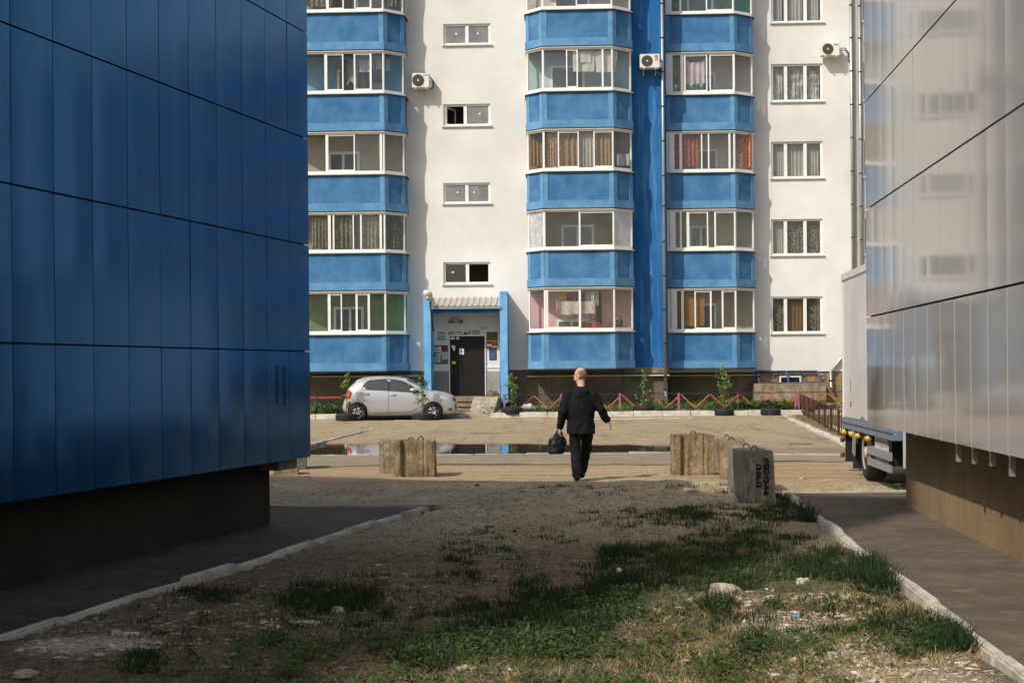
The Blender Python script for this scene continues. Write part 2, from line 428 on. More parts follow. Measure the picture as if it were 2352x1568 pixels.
n1 = t.noise(p, 1.1, 8, .62); n2 = t.noise(p, 14, 6, .7); n3 = t.noise(p, 70, 4, .75); vor = t.voro(p, 38); vor2 = t.voro(p, 16, out='Color')
soil = t.mix(t.ramp(n1, [(.35, 0.0), (.65, 1.0)]), srgb(60,52,39), srgb(92,79,58))
soil = t.mix(t.ramp(n2, [(.42, 0.0), (.62, 1.0)]), soil, srgb(120,104,78))
soil = t.mix(t.math('MULTIPLY', t.ramp(n3, [(.56, 0.0), (.66, 1.0)]), .8), soil, srgb(180,168,146))
soil = t.mix(t.math('MULTIPLY', t.ramp(t.noise(p, 28, 5, .7), [(.58, 0.0), (.68, 1.0)]), .6), soil, srgb(150,136,114))
soil = t.mix(t.math('MULTIPLY', t.ramp(n3, [(.28, 1.0), (.4, 0.0)]), .7), soil, srgb(30,26,19))
gr = t.mix(t.ramp(n3, [(.35, 0.0), (.65, 1.0)]), srgb(136,122,92), srgb(206,188,150))
gr = t.mix(t.ramp(n1, [(.4, 0.0), (.6, .45)]), gr, srgb(120,100,72))
gq = t.scaled(p, (1, .4, 1)); gr = t.mix(t.math('MULTIPLY', t.ramp(t.noise(gq, 13, 5, .75), [(.52, 0.0), (.64, 1.0)]), .75), gr, srgb(84,74,56))
gr = t.mix(t.math('MULTIPLY', t.ramp(t.noise(gq, 24, 4, .75), [(.56, 0.0), (.66, 1.0)]), .8), gr, srgb(206,190,156))
stn = t.ramp(vor2, [(.62, 0.0), (.7, 1.0)])
gr = t.mix(t.math('MULTIPLY', stn, t.ramp(vor, [(.2, .8), (.45, 0.0)])), gr, srgb(190,182,164))
sd_ = t.mix(t.ramp(n2, [(.3, 0.0), (.7, 1.0)]), srgb(156,132,98), srgb(184,160,124))
sd_ = t.mix(t.math('MULTIPLY', t.ramp(n3, [(.25, 1.0), (.42, 0.0)]), .5), sd_, srgb(110,84,54))
sx = t.scaled(p, (.22, 1.6, 1)); trk = t.noise(sx, 1.6, 7, .65)
sd_ = t.mix(t.math('MULTIPLY', t.ramp(t.noise(t.scaled(p, (1, .35, 1)), 9, 6, .75), [(.54, 0.0), (.66, 1.0)]), .6), sd_, srgb(118,92,60))
sd_ = t.mix(t.math('MULTIPLY', t.ramp(trk, [(.48, 0.0), (.66, 1.0)]), .75), sd_, srgb(128,108,80))
drt = t.mix(t.ramp(trk, [(.36, 0.0), (.64, 1.0)]), srgb(202,183,150), srgb(172,150,116))
drt = t.mix(t.math('MULTIPLY', t.ramp(t.noise(sx, 4.2, 6, .7), [(.54, 0.0), (.64, 1.0)]), .55), drt, srgb(124,98,68))
drt = t.mix(t.math('MULTIPLY', t.ramp(t.noise(t.scaled(p, (1.1, .16, 1)), 1.0, 7, .7, 1.2), [(.52, 0.0), (.66, 1.0)]), .62), drt, srgb(122,98,68))
drt = t.mix(t.math('MULTIPLY', t.ramp(t.noise(t.scaled(p, (2.6, .35, 1)), 1.3, 6, .75, .8), [(.55, 0.0), (.66, 1.0)]), .6), drt, srgb(204,186,150))
drt = t.mix(t.math('MULTIPLY', t.ramp(t.noise(t.scaled(p, (5, .8, 1)), 1.3, 5, .75, .5), [(.6, 0.0), (.68, 1.0)]), .75), drt, srgb(86,64,42))
drt = t.mix(t.math('MULTIPLY', t.ramp(t.noise(t.scaled(p, (1, 2.2, 1)), 5.0, 5, .75), [(.6, 0.0), (.7, 1.0)]), .7), drt, srgb(84,64,44))
drt = t.mix(t.math('MULTIPLY', t.ramp(n2, [(.5, 0.0), (.7, 1.0)]), .5), drt, srgb(204,184,152))
col = t.mix(s1.outputs[1], soil, gr)
col = t.mix(s1.outputs[0], col, t.mix(s2.outputs[1], sd_, drt))
spl = t.mix(t.ramp(n3, [(.3, 0.0), (.7, 1.0)]), srgb(166,154,132), srgb(220,208,186))
col = t.mix(t.math('MULTIPLY', s2.outputs[0], .85), col, spl)
col = t.mix(s1.outputs[2], col, t.mix(.72, col, srgb(58,46,34)))
rg = t.math('SUBTRACT', .95, t.math('MULTIPLY', s1.outputs[2], .35))
hh = t.math('ADD', t.math('MULTIPLY', n3, .6), n2)
me.materials.append(t.pbr(col, rg, t.bump(hh, .75, .02), 0, .25))
tag(link('ground', me), kind='structure')
MB().quad((-400,-300,-.3),(400,-300,-.3),(400,500,-.3),(-400,500,-.3)).build('terrain', M['concrete_dark'])['kind'] = 'structure'

# asphalt material
def asphalt(name, a, b, dust):
    t = NT(name); p = t.pos()
    n1 = t.noise(p, .8, 7, .6); n2 = t.noise(p, 90, 3, .7); n3 = t.noise(p, 3.4, 8, .72)
    col = t.mix(t.ramp(n1, [(.35,0.0),(.65,1.0)]), a, b)
    col = t.mix(t.math('MULTIPLY', t.ramp(n3, [(.5,0.0),(.7,1.0)]), .8), col, dust)
    col = t.mix(.22, col, t.ramp(n2, [(.3,0.0),(.7,1.0)]), 'OVERLAY')
    v = t.voro(p, 3.2); col = t.mix(t.math('MULTIPLY', t.ramp(v, [(.03,1.0),(.07,0.0)]), .6), col, srgb(150,140,118))
    return t.pbr(col, .88, t.bump(n2, .5, .008), 0, .3)
M['asphalt'] = asphalt('old_asphalt', srgb(58,53,46), srgb(76,70,60), srgb(100,91,74))
M['asphalt_dusty'] = asphalt('dusty_asphalt', srgb(82,74,64), srgb(100,90,76), srgb(132,112,82))
M['road'] = asphalt('muddy_road', srgb(128,114,94), srgb(146,130,106), srgb(160,142,112))
def sheet(name, poly, z, mat, nsub=5):
    bm = bmesh.new(); f = bm.faces.new([bm.verts.new((p[0], p[1], z)) for p in poly])
    me = bpy.data.meshes.new(name); bm.to_mesh(me); bm.free(); me.materials.append(mat)
    return tag(link(name, me), kind='structure')
sheet('asphalt_path', [(line_x(KL0,KL1,-4), -4), (KL1.x, KL1.y), (line_x(KL0,KL1,YPL), YPL), (-9, YPL+.1), (-12, YPL), (-12, -4)], .012, M['asphalt'])
sheet('dusty_path', [(line_x(KR0,KR1,-4), -4), (9, -4), (9, YPR-.2), (5.6, YPR-.1), (line_x(KR0,KR1,YPR), YPR)], .012, M['asphalt_dusty'])
# muddy road in front of the puddle, ragged edges
pts = []
xr = np.arange(-16, 16.1, .12)
for x in xr: pts.append((x, ROAD0 + .1 + (float(fbm(np.array([x*.6]), np.array([2.0]), 71, 5, .65)[0])-.5)*2.2))
for x in xr[::-1]: pts.append((x, ROAD1 - .02))
sheet('road', pts, .009, M['road'])
# water
t = NT('puddle_water'); nz = t.noise(t.scaled(t.pos(), (1,.6,1)), 3.0, 3)
wm = t.pbr((.028,.022,.015,1), .03, t.bump(nz, .02, .01), 0, .5)
t.m.node_tree.nodes['Principled BSDF'].inputs['IOR'].default_value = 1.33
def water(name, x0, x1, y0, y1):
    return tag(MB().quad((x0,y0,PUD),(x1,y0,PUD),(x1,y1,PUD),(x0,y1,PUD)).build(name, wm), kind='structure')
water('puddle', -11, 4.6, 30.2, 37.5)
a = gnd(1240, 996); water('puddle', a.x-3.4, a.x+2.2, a.y-1.1, a.y+1.0)
a = gnd(1840, 1019); water('puddle', a.x-.8, a.x+.8, a.y-.9, a.y+.8)

# kerbs: stones laid end to end
def kerb(name, p0, p1, wdt, z0, z1, mat, length=.95, jit=.01, bev=.015):
    root = bpy.data.objects.new(name, None); COL.objects.link(root); tag(root, kind='structure')
    p0 = Vector((p0[0], p0[1], 0)); p1 = Vector((p1[0], p1[1], 0)); L = (p1-p0).length; n = max(1, round(L/length)); e = (p1-p0)/L
    me = MB().box(-L/n/2+.006, L/n/2-.006, -wdt/2, wdt/2, z0, z1).mesh('kerb_stone', mat); bevel_mesh(me, bev, 2)
    for i in range(n):
        c = p0 + e*(L*(i+.5)/n)
        o = link('kerb_stone', me, root, (c.x + random.uniform(-jit,jit), c.y, random.uniform(-jit,jit)*1.5),
                 (random.uniform(-.02,.02), random.uniform(-.015,.015), math.atan2(e.y, e.x) + random.uniform(-.012,.012)))
    return root
kerb('kerb', KL0, KL1, .09, -.1, .055, M['kerb'], .9, .014)
kerb('kerb', KR0, KR1, .09, -.1, .055, M['kerb'], .9, .014)
kerb('kerb', gnd(-300, 1160), gnd(975, 1166), .08, -.1, .03, M['kerb'], 1.0)
kerb('kerb', (KR1.x, YPR), (5.5, YPR+.15), .08, -.1, .03, M['kerb'], 1.0)
kerb('kerb', (-12, ROAD1+.02), gnd(1560, 1040), .10, -.1, .024, M['kerb'], 1.0, .006)
kerb('kerb', gnd(1690, 1044), gnd(1955, 1046), .10, -.1, .03, M['kerb'], 1.0, .006)
kerb('kerb', gnd(1800, 957, .05), gnd(1955, 1028), .14, -.1, .09, M['whitewash'], 1.0)
kerb('kerb', gnd(1909, 987), gnd(1975, 1012), .14, -.1, .12, M['whitewash'], 1.0)
kerb('kerb', gnd(650, 1040), gnd(950, 962, .03), .10, -.1, .05, M['kerb'], 1.0, .004)
kerb('kerb', gnd(905, 968, .05), gnd(1795, 960, .05), .10, -.05, .085, M['whitewash'], 1.0)
def lawn_kerb(x0, x1):
    kerb('kerb', (x0, 51.55), (x1, 51.55 - (x1-x0)*0.0), .28, -.05, .25, M['whitewash'], 1.0, .006, .02)
lawn_kerb(-16, at(1070, 950, 51.5).x)
lawn_kerb(at(1126, 950, 51.5).x, at(1850, 950, 51.5).x)
lawn_kerb(at(1868, 950, 51.5).x, 16)
# ================================================================== apartment building
apt = thing('apartment_building', 'white apartment building with columns of blue glazed balconies across the yard', 'building', FO, -FA)
DF, DC = 1.37, .75                    # balcony front and chamfer ends, out from the stairwell wall
DR = -2.05; DRF, DRC = -.70, -1.30      # the set-back part on its right
UP1 = U_(1533, 0.0)                   # corner where the blue pier ends
UPB = U_(1432, 0.0)                   # where the white wall turns blue (behind the middle balconies)
ZPL = Z_(850, 0, 1100)                # bottom of the plaster
ZTOP = 26.0
def P(name, mb, mat, parent=apt, smooth=False): return mb.build(name, mat, parent, smooth)

def wall_holes(mb, u0, u1, z0, z1, d, holes, depth=.16):
    us = sorted({u0, u1} | {h[0] for h in holes} | {h[1] for h in holes}); zs = sorted({z0, z1} | {h[2] for h in holes} | {h[3] for h in holes})
    us = [u for u in us if u0 <= u <= u1]; zs = [z for z in zs if z0 <= z <= z1]
    for i in range(len(us)-1):
        for j in range(len(zs)-1):
            cu, cz = (us[i]+us[i+1])/2, (zs[j]+zs[j+1])/2
            if any(h[0] < cu < h[1] and h[2] < cz < h[3] for h in holes): continue
            mb.quad((us[i],-d,zs[j]), (us[i+1],-d,zs[j]), (us[i+1],-d,zs[j+1]), (us[i],-d,zs[j+1]))
    for a, b, c, e in holes:
        y0, y1 = -d, -d+depth
        mb.quad((a,y0,c),(a,y1,c),(a,y1,e),(a,y0,e)); mb.quad((b,y1,c),(b,y0,c),(b,y0,e),(b,y1,e))
        mb.quad((a,y1,c),(a,y0,c),(b,y0,c),(b,y1,c)); mb.quad((a,y0,e),(a,y1,e),(b,y1,e),(b,y0,e))
    return mb

def window(u0, u1, z0, z1, d, cuts, room=True, open_sash=None, dark=None, sill=True, fr=.075):
    """casement in an opening: frame, one pane a light, sill and the room behind"""
    y = -d + .10
    f = MB()
    f.box(u0, u1, y-.03, y+.04, z0, z0+fr); f.box(u0, u1, y-.03, y+.04, z1-fr, z1)
    f.box(u0, u0+fr, y-.029, y+.039, z0+fr, z1-fr); f.box(u1-fr, u1, y-.029, y+.039, z0+fr, z1-fr)
    edges = [u0+fr] + [c for c in cuts] + [u1-fr]
    for c in cuts: f.box(c-fr*.8, c+fr*.8, y-.032, y+.041, z0+fr, z1-fr)
    w = P('window', f, M['upvc'])
    for i in range(len(edges)-1):
        a = edges[i] + (fr*.8 if i else 0); b = edges[i+1] - (fr*.8 if i < len(edges)-2 else 0)
        if open_sash == i: continue
        MB().box(a, b, y-.004, y+.004, z0+fr, z1-fr).build('pane', (dark or {}).get(i, M['win_glass']), w)
    if sill: MB().box(u0-.06, u1+.07, -d-.075, -d+.06, z0-.045, z0-.004).build('sill', M['sill'], w)
    if room:
        q = MB(); e = .25; yb = y + 1.6
        q.quad((u0-e,yb,z0-e),(u1+e,yb,z0-e),(u1+e,yb,z1+e),(u0-e,yb,z1+e))
        q.quad((u0-e,y+.07,z0-e),(u0-e,yb,z0-e),(u0-e,yb,z1+e),(u0-e,y+.07,z1+e)); q.quad((u1+e,yb,z0-e),(u1+e,y+.07,z0-e),(u1+e,y+.07,z1+e),(u1+e,yb,z1+e))
        q.quad((u0-e,y+.07,z1+e),(u0-e,yb,z1+e),(u1+e,yb,z1+e),(u1+e,y+.07,z1+e)); q.quad((u0-e,yb,z0-e),(u0-e,y+.07,z0-e),(u1+e,y+.07,z0-e),(u1+e,yb,z0-e))
        q.build('room', M['room'], w)
    return w

# --- stairwell windows (4 in view, the fifth above the picture's edge is out of sight)
stair = []
for (y0, y1, dy) in ((55, 103, 0), (239, 289, 0), (420, 467, 0), (602, 652, 0)):
    u0 = W(1018, y0)[0]; u1 = W(1126, y0)[0]
    stair.append((u0, u1, W(1072, y1)[1], W(1072, y0)[1]))
pitch = 2.93
UL = -20.0
mb = wall_holes(MB(), UL, UPB, ZPL, ZTOP, 0.0, stair)
mb.quad((UL,.45,ZPL),(UL,0,ZPL),(UPB,0,ZPL),(UPB,.45,ZPL))
P('wall', mb, M['plaster'])
for i, h in enumerate(stair):
    mid = (h[0]+h[1])/2
    w_ = window(*h, 0.0, [mid - (0.0, .06, 0, -.02)[i]], open_sash=(None, 0, None, 1)[i], dark={0: M['stair_glass'], 1: M['stair_glass']} if i < 3 else None)
    fr = .075
    if i == 1:   # opened sash swung inwards
        s = MB(); a = Vector((h[0]+.10, .14, 0)); b = a + Vector((.28, .62, 0))
        for z0, z1 in ((h[2]+fr, h[2]+fr+.05), (h[3]-fr-.05, h[3]-fr)): s.obox((a.x,a.y,(z0+z1)/2), (b.x,b.y,(z0+z1)/2), .05, z1-z0)
        for c in (a, b): s.box(c.x-.025, c.x+.025, c.y-.025, c.y+.025, h[2]+fr, h[3]-fr)
        s.build('opened_sash', M['upvc'], w_)
    for k in ((.27, .73), (.77,), (.3, .65), (.2,))[i]:
        u = h[0] + (h[1]-h[0])*k; z = h[2] + (h[3]-h[2])*.55
        MB().box(u-.035, u+.035, .085, .094, z-.03, z+.03).build('sticker', M['paper'], w_)
# --- pier and its return
mb = MB(); mb.quad((UPB,0,ZPL+.05),(UP1,0,ZPL+.05),(UP1,0,ZTOP),(UPB,0,ZTOP)); mb.quad((UP1,0,ZPL+.05),(UP1,-DR,ZPL+.05),(UP1,-DR,ZTOP),(UP1,0,ZTOP))
P('blue_pier', mb, M['blue_pier'])
mb = MB(); mb.quad((UPB,.004,ZPL-.16),(UP1,.004,ZPL-.16),(UP1,.004,ZPL+.06),(UPB,.004,ZPL+.06)); mb.quad((UP1-.003,.004,ZPL-.16),(UP1-.003,-DR,ZPL-.16),(UP1-.003,-DR,ZPL+.06),(UP1-.003,.004,ZPL+.06))
P('bare_render_patch', mb, M['concrete_tan'])
# --- set-back wall
rw = []
ROWS_R = ((-32, 52), (147, 233), (325, 409), (503, 586), (681, 765))
for (y0, y1) in ROWS_R:
    u0 = W(1771, y0, DR)[0]; u1 = W(1889, y0, DR)[0]
    rw.append((u0, u1, W(1830, y1, DR)[1], W(1830, y0, DR)[1]))
UJ0, UJ1 = U_(1962, DR), U_(1984, DR)
ZPR = Z_(851, DR, 1830)
ext = []
for cu in (13.2, 20.0, 27.5, 32.0, 39.5):
    for h in rw: ext.append((cu, cu+1.9, h[2], h[3]))
mb = wall_holes(MB(), UP1, UJ0, ZPR, ZTOP, DR, rw)
P('wall', mb, M['plaster'])
P('wall', MB().fbox(UJ0, UJ1, DR-.4, DR-.03, ZPR, ZTOP), M['plaster_joint'])
P('wall', wall_holes(MB(), UJ1, 47, ZPR, ZTOP, DR, ext), M['plaster'])
for h in ext: window(*h, DR, [h[0]+.6, h[0]+1.3], room=False, dark={0: M['pane_dark'], 1: M['pane_dark'], 2: M['pane_dark']})
mb = MB(); mb.fbox(UP1, UJ0, DR-.4, DR-.0, ZPR-.03, ZPR); P('drip_edge', mb, M['upvc'])
for i, h in enumerate(rw):
    L = h[1]-h[0]
    window(*h, DR, [h[0]+L*.285, h[0]+L*.665])
# --- plinths
P('plinth', MB().fbox(UL, UP1-.02, -.5, -.07, -.2, ZPL+.0), M['concrete_dark'])
P('plinth', MB().fbox(UP1-.02, 47, DR-.5, DR-.07, -.2, ZPR-.03), M['concrete_dark'])
P('roof', MB().fbox(UL-.2, UP1, -12, .2, ZTOP, ZTOP+.3), M['concrete_grey'])
P('roof', MB().fbox(UP1, 47.2, -12, DR+.2, ZTOP, ZTOP+.3), M['concrete_grey'])
P('rear_wall', MB().fbox(UL, 47, -12, -11.8, -.2, ZTOP), M['concrete_grey'])
P('end_wall', MB().fbox(UL-.2, UL, -12, 0, -.2, ZTOP), M['plaster']); P('end_wall', MB().fbox(47, 47.2, -12, DR, -.2, ZTOP), M['plaster'])
for (x0, x1, d, yy) in ((715, 995, 0.0, 863), (1207, 1535, 0.0, 862), (1536, 1742, DR, 861)):
    u0, u1 = U_(x0, d), U_(x1, d); z = Z_(yy, d, (x0+x1)/2)
    P('drip_ledge', MB().fbox(u0, u1, d-.06, d+.10, z-.03, z+.01), M['sill'])

# --- balconies
def offset_poly(pts, o):
    """offset an open polyline (u,d) outwards (towards the camera) by o"""
    n = len(pts); nor = []
    for i in range(n-1):
        e = Vector(pts[i+1]) - Vector(pts[i]); e.normalize(); nor.append(Vector((-e.y, e.x)))
    res = []
    for i in range(n):
        if i == 0: res.append(Vector(pts[0]) + nor[0]*o)
        elif i == n-1: res.append(Vector(pts[-1]) + nor[-1]*o)
        else:
            m = (nor[i-1]+nor[i]); m = m/(1+nor[i-1].dot(nor[i])); res.append(Vector(pts[i]) + m*o)
    return [tuple(r) for r in res]
def shell(mb, pts, o0, o1, z0, z1):
    a = offset_poly(pts, o0); b = offset_poly(pts, o1); n = len(pts); base = len(mb.v)
    vs = []
    for q, z in ((a, z0), (b, z0), (b, z1), (a, z1)): vs += [(p[0], -p[1], z) for p in q]
    fs = []
    for r in range(4):
        r2 = (r+1) % 4
        for i in range(n-1): fs.append((r*n+i, r*n+i+1, r2*n+i+1, r2*n+i))
    fs += [(0, n, 2*n, 3*n), (n-1, 4*n-1, 3*n-1, 2*n-1)]
    return mb.add(vs, fs)
def segbox(mb, a, b, t0, t1, z0, z1, th, off=0.0):
    a = Vector(a); b = Vector(b); e = (b-a).normalized(); n = Vector((-e.y, e.x))
    c = [a+e*t0+n*(off-th/2), a+e*t1+n*(off-th/2), a+e*t1+n*(off+th/2), a+e*t0+n*(off+th/2)]
    return mb.prism([(q.x, -q.y) for q in c[::-1]], z0, z1)
OPENW = M['pane_dark']
def inner(mbf, mbp, u0, u1, z0, z1, d, bar=None):
    """an inner door or window set in the back wall of a balcony"""
    f = .09
    mbf.fbox(u0, u1, d, d+.05, z1-f, z1); mbf.fbox(u0, u0+f, d, d+.05, z0, z1-f); mbf.fbox(u1-f, u1, d, d+.05, z0, z1-f)
    if bar: mbf.fbox(bar-f/2, bar+f/2, d, d+.05, z0, z1-f)
    mbp.fbox(u0+f, u1-f, d, d+.012, z0, z1-f)
def balcony(pts, zb, zt, zn, cuts, wall_mat, facets=None, back=None, inners=(), closed_at_left=True, name='balcony', dw=None, plain_glass=False, sides=None):
    dw = (pts[-1][1] if dw is None else dw) + .28
    b = MB(); shell(b, pts, -.12, 0.0, zb+.001, zt-.06)
    fl = [(p[0], -p[1]) for p in offset_poly(pts, -.11)]; b.prism(fl, zb+.02, zb+.18)
    B = P(name, b, M['blue'])
    tr = MB(); hb = (zt-zb)*.19
    shell(tr, pts, .002, .045, zb, zb+hb)
    q = [Vector(p) for p in pts]
    for i in range(1, len(q)-1):       # corner pilasters and borders
        if i > 1:
            segbox(tr, q[i-1], q[i], max((q[i]-q[i-1]).length-.16, 0), (q[i]-q[i-1]).length, zb+hb, zt-.06, .03, .006)
        if i < len(q)-2: segbox(tr, q[i], q[i+1], 0, .16, zb+hb, zt-.06, .03, .006)
    tr.build('trim', M['blue_trim'], B)
    le = MB(); shell(le, pts, .003, .035, zb+hb+.003, zb+hb+.022); le.build('trim_lip', M['blue_trim'], B)
    dk = MB(); shell(dk, pts, -.05, .03, zb-.05, zb-.002); dk.build('drip_edge', M['dark_edge'], B)
    s = MB(); shell(s, pts, -.13, .055, zt-.058, zt-.02); s.build('sill', M['sill'], B)
    s = MB(); shell(s, pts, -.10, .075, zt-.085, zt-.06); s.build('sill_edge', M['dark_edge'], B)
    # glazing
    zr0, zr1 = zt-.019, zn-.07
    fr = MB(); shell(fr, pts, -.075, -.015, zr0, zr0+.10); shell(fr, pts, -.075, -.015, zr1-.06, zr1)
    panes = []
    facets = facets or {}
    for i in range(len(q)-1):
        a, c = q[i], q[i+1]; L = (c-a).length
        for t in (0, L):
            if 0 < i or t == L: segbox(fr, a, c, max(t-.05, 0) if t else 0, min(t+.05, L) if t == 0 else L, zr0+.10, zr1-.06, .058, -.045)
        cs = cuts if i == sides else []
        ed = [.05] + [x for x, ww in cs] + [L-.05]
        for x, ww in cs: segbox(fr, a, c, x-ww/2, x+ww/2, zr0+.10, zr1-.06, .062, -.043)
        # inner sash rails for alternate lights
        for k in range(len(ed)-1):
            x0 = ed[k] + (cs[k-1][1]/2 if k > 0 else 0); x1 = ed[k+1] - (cs[k][1]/2 if k < len(cs) else 0)
            if x1-x0 < .03: continue
            if len(cs) and k % 2 == 1 and x1-x0 > .3:
                segbox(fr, a, c, x0, x1, zr0+.10, zr0+.15, .04, -.05); segbox(fr, a, c, x0, x1, zr1-.11, zr1-.06, .04, -.05)
            m = facets.get((i, k), facets.get(i, M['glass']))
            if m is None: continue
            pm = MB(); segbox(pm, a, c, x0, x1, zr0+.10, zr1-.06, .01, -.05); panes.append((pm, m))
    fr.build('window_frame', M['upvc'], B)
    for pm, m in panes: pm.build('pane', m, B)
    rf = MB(); shell(rf, pts, -.11, .05, zn-.0695, zn-.045); rf.build('head_flashing', M['sill'], B)
    # inside: back wall with its door and window
    u0, u1 = pts[0][0]+.02, pts[-1][0]-.02
    bw = MB(); bw.fbox(u0, u1, dw, dw+.03, zb+.18, zn-.02)
    if sides is not None: # painted inner faces of the parapet and the side returns up to half depth
        bw.fbox(pts[0][0]+.005, pts[0][0]+.03, dw+.03, pts[1][1]-.1, zb+.18, zt-.08)
        bw.fbox(pts[-1][0]-.03, pts[-1][0]-.005, dw+.03, pts[-2][1]-.1, zb+.18, zt-.08)
    bw.build('back_wall', wall_mat, B)
    f_, p_ = MB(), MB()
    for (a, c, z1, bar) in inners: inner(f_, p_, a, c, zb+.3, z1, dw+.03, bar)
    if inners: f_.build('inner_frame', M['upvc'], B); p_.build('inner_pane', M['inner_glass'], B)
    return B

def wallmat(name, c, var=.1): return two(name, tuple(x*(1-var) for x in c[:3])+(1,), tuple(min(x*(1+var),1) for x in c[:3])+(1,), 1.2, bscale=20, fine=.05)
WM = dict(grey=wallmat('grey_balcony_wall', srgb(150,144,132)), blue=wallmat('blue_balcony_wall', srgb(112,166,190)), beige=wallmat('beige_balcony_wall', srgb(172,160,142)),
          green=wallmat('green_balcony_wall', srgb(116,142,98)), pale=wallmat('pale_blue_balcony_wall', srgb(176,196,198)), pink=wallmat('pink_balcony_wall', srgb(220,176,176)),
          tan=wallmat('tan_balcony_wall', srgb(150,130,104)), cream=wallmat('cream_balcony_wall', srgb(196,188,174)), teal=wallmat('teal_balcony_wall', srgb(96,150,130)))
# column geometry (u, d)
LX = (642, 688, 885, 932)
PL = [(U_(LX[0],DC),0.0),(U_(LX[0],DC),DC),(U_(LX[1],DF),DF),(U_(LX[2],DF),DF),(U_(LX[3],DC),DC),(U_(LX[3],DC),0.0)]
PM = [(U_(1213,DC),0.0),(U_(1213,DC),DC),(U_(1250,DF),DF),(U_(1411,DF),DF),(U_(1454,DC),DC),(U_(1454,DC),0.0)]
PR = [(UP1+.02,DR),(UP1+.02,DRF-.01),(U_(1690,DRF),DRF),(U_(1733,DRC),DRC),(U_(1733,DRC),DR)]
def levels(top, bot, px, d):       # picture rows of parapet tops and bottoms of a front -> heights, lowest first
    tz = [Z_(y, d, px) for y in top]; bz = [Z_(y, d, px) for y in bot]
    return list(zip(bz, tz))
LVL = levels((26,212.8,398,578,765), (115,300.6,485,666.5,852), 800, DF)
LVM = levels((18.8,206,389.7,570.6,758.5), (105,293,477.5,656.5,846), 1330, DF)
LVR = levels((30,214.5,393,573,760), (117.5,299,478,659.5,845), 1620, DRF)
def seq(lv):
    lv = lv[::-1]; p = (lv[-1][0]-lv[0][0])/4
    return lv + [(lv[-1][0]+p, lv[-1][1]+p)]   # + the one above the picture
LVL, LVM, LVR = seq(LVL), seq(LVM), seq(LVR)
def uc(pxs, pts, i, d):           # picture columns -> distances along front facet i
    return [(U_(x, d)-pts[i][0], w_) for x, w_ in pxs]
T, N_ = .10, .045
cutsL = [ [(755,T),(783,N_),(818,T*.7),(846,T*.8)], [(757,T),(766.5,T*.6),(812,N_),(829.6,T*.6),(875,T*.8)], [(753,T),(815.8,N_),(877,T*.9)],
          [(752,T),(791,N_),(818,N_*1.2),(855,T*.7)], [(757,T),(793,N_),(820,N_),(856,T*.6)] ]
cutsM = [ [(1256,T*.7),(1331,T*.8)], [(1332,T*.6)], [(1285,T*.5),(1330.5,N_),(1367,N_)], [(1305.5,N_),(1329.5,T*.5),(1388,T*.6)], [(1329,N_)] ]
cutsR = [ [(1548,.2),(1567,T),(1596,N_),(1632,T*.6),(1659,T*.6)], [(1546,.2),(1564.5,T*.7),(1581,T),(1626,N_),(1643.5,T*.6)], [(1545,.2),(1566,T),(1614,N_),(1630,T*.5),(1678,T*.7)],
          [(1542.5,.2),(1570,T),(1577,T*.5),(1627,N_),(1635,T*.5),(1690,T*.5)], [(1542,.18),(1568,T*.7),(1628,N_)] ]
G = M['glass']
colL = dict(mat=['green','grey','beige','blue','grey'])
bal = {}
for r in range(5):
    zb, zt = LVL[r]; zn = LVL[r+1][0]
    u0 = PL[0][0]; ins = [[(u0+1.9,u0+3.0,zn-.55,u0+2.5)],[], [(u0+1.75,u0+2.9,zn-.6,u0+2.3)], [(u0+2.1,u0+3.4,zn-.5,u0+2.8)], [(u0+1.8,u0+2.9,zn-.5,None)]][r]
    bal['L',r] = balcony(PL, zb, zt, zn, uc(cutsL[r], PL, 2, DF), WM[colL['mat'][r]], inners=ins, sides=2)
    zb, zt = LVM[r]; zn = LVM[r+1][0]; u0 = PM[0][0]
    ins = [[(u0+1.0,u0+2.2,zn-1.15,u0+1.55)],[(u0+1.2,u0+2.4,zn-.5,u0+1.8)],[(u0+.95,u0+2.6,zn-.55,u0+1.85)],[(u0+.85,u0+2.1,zn-.5,None)],[(u0+1,u0+2.3,zn-.6,None)]][r]
    fm = {1: {1: M['film'], 3: M['white_board']}}.get(r, {})
    bal['M',r] = balcony(PM, zb, zt, zn, uc(cutsM[r], PM, 2, DF), WM[['pink','tan','tan','pale','cream'][r]], facets=fm, inners=ins, sides=2)
    zb, zt = LVR[r]; zn = LVR[r+1][0]; u0 = PR[0][0]
    ins = [[(u0+1.15,u0+1.9,zn-.55,None)],[(u0+.9,u0+1.65,zn-.55,u0+1.35)],[(u0+1.2,u0+2.0,zn-.55,None)],[(u0+1.2,u0+1.95,zn-.6,None)],[(u0+.9,u0+1.9,zn-.6,None)]][r]
    bal['R',r] = balcony(PR, zb, zt, zn, uc(cutsR[r], PR, 1, DRF), WM[['beige','beige','cream','cream','teal'][r]], facets={(1,0): M['white_board']}, inners=ins, sides=1, dw=DR)
# sixth row: the parapets just above the picture's edge close the top row
for pts, lv in ((PL, LVL), (PM, LVM), (PR, LVR)):
    zb, zt = lv[5]; balcony(pts, zb, zt, zt+1.5, [], WM['grey'], sides=None, dw=(DR if pts is PR else None))
# more balcony columns of the same house further to the right (seen in the glossy cladding)
def copy_tree(o, parent=None):
    c = o.copy(); COL.objects.link(c)
    if parent: c.parent = parent
    for ch in list(o.children): copy_tree(ch, c)
    return c
for du in (16.2, 22.6, 28.0, 34.5):
    for r in range(5):
        c = copy_tree(bal['L', r], apt); c.location = (du - PL[0][0], -DR, LVR[r][0]-LVL[r][0])

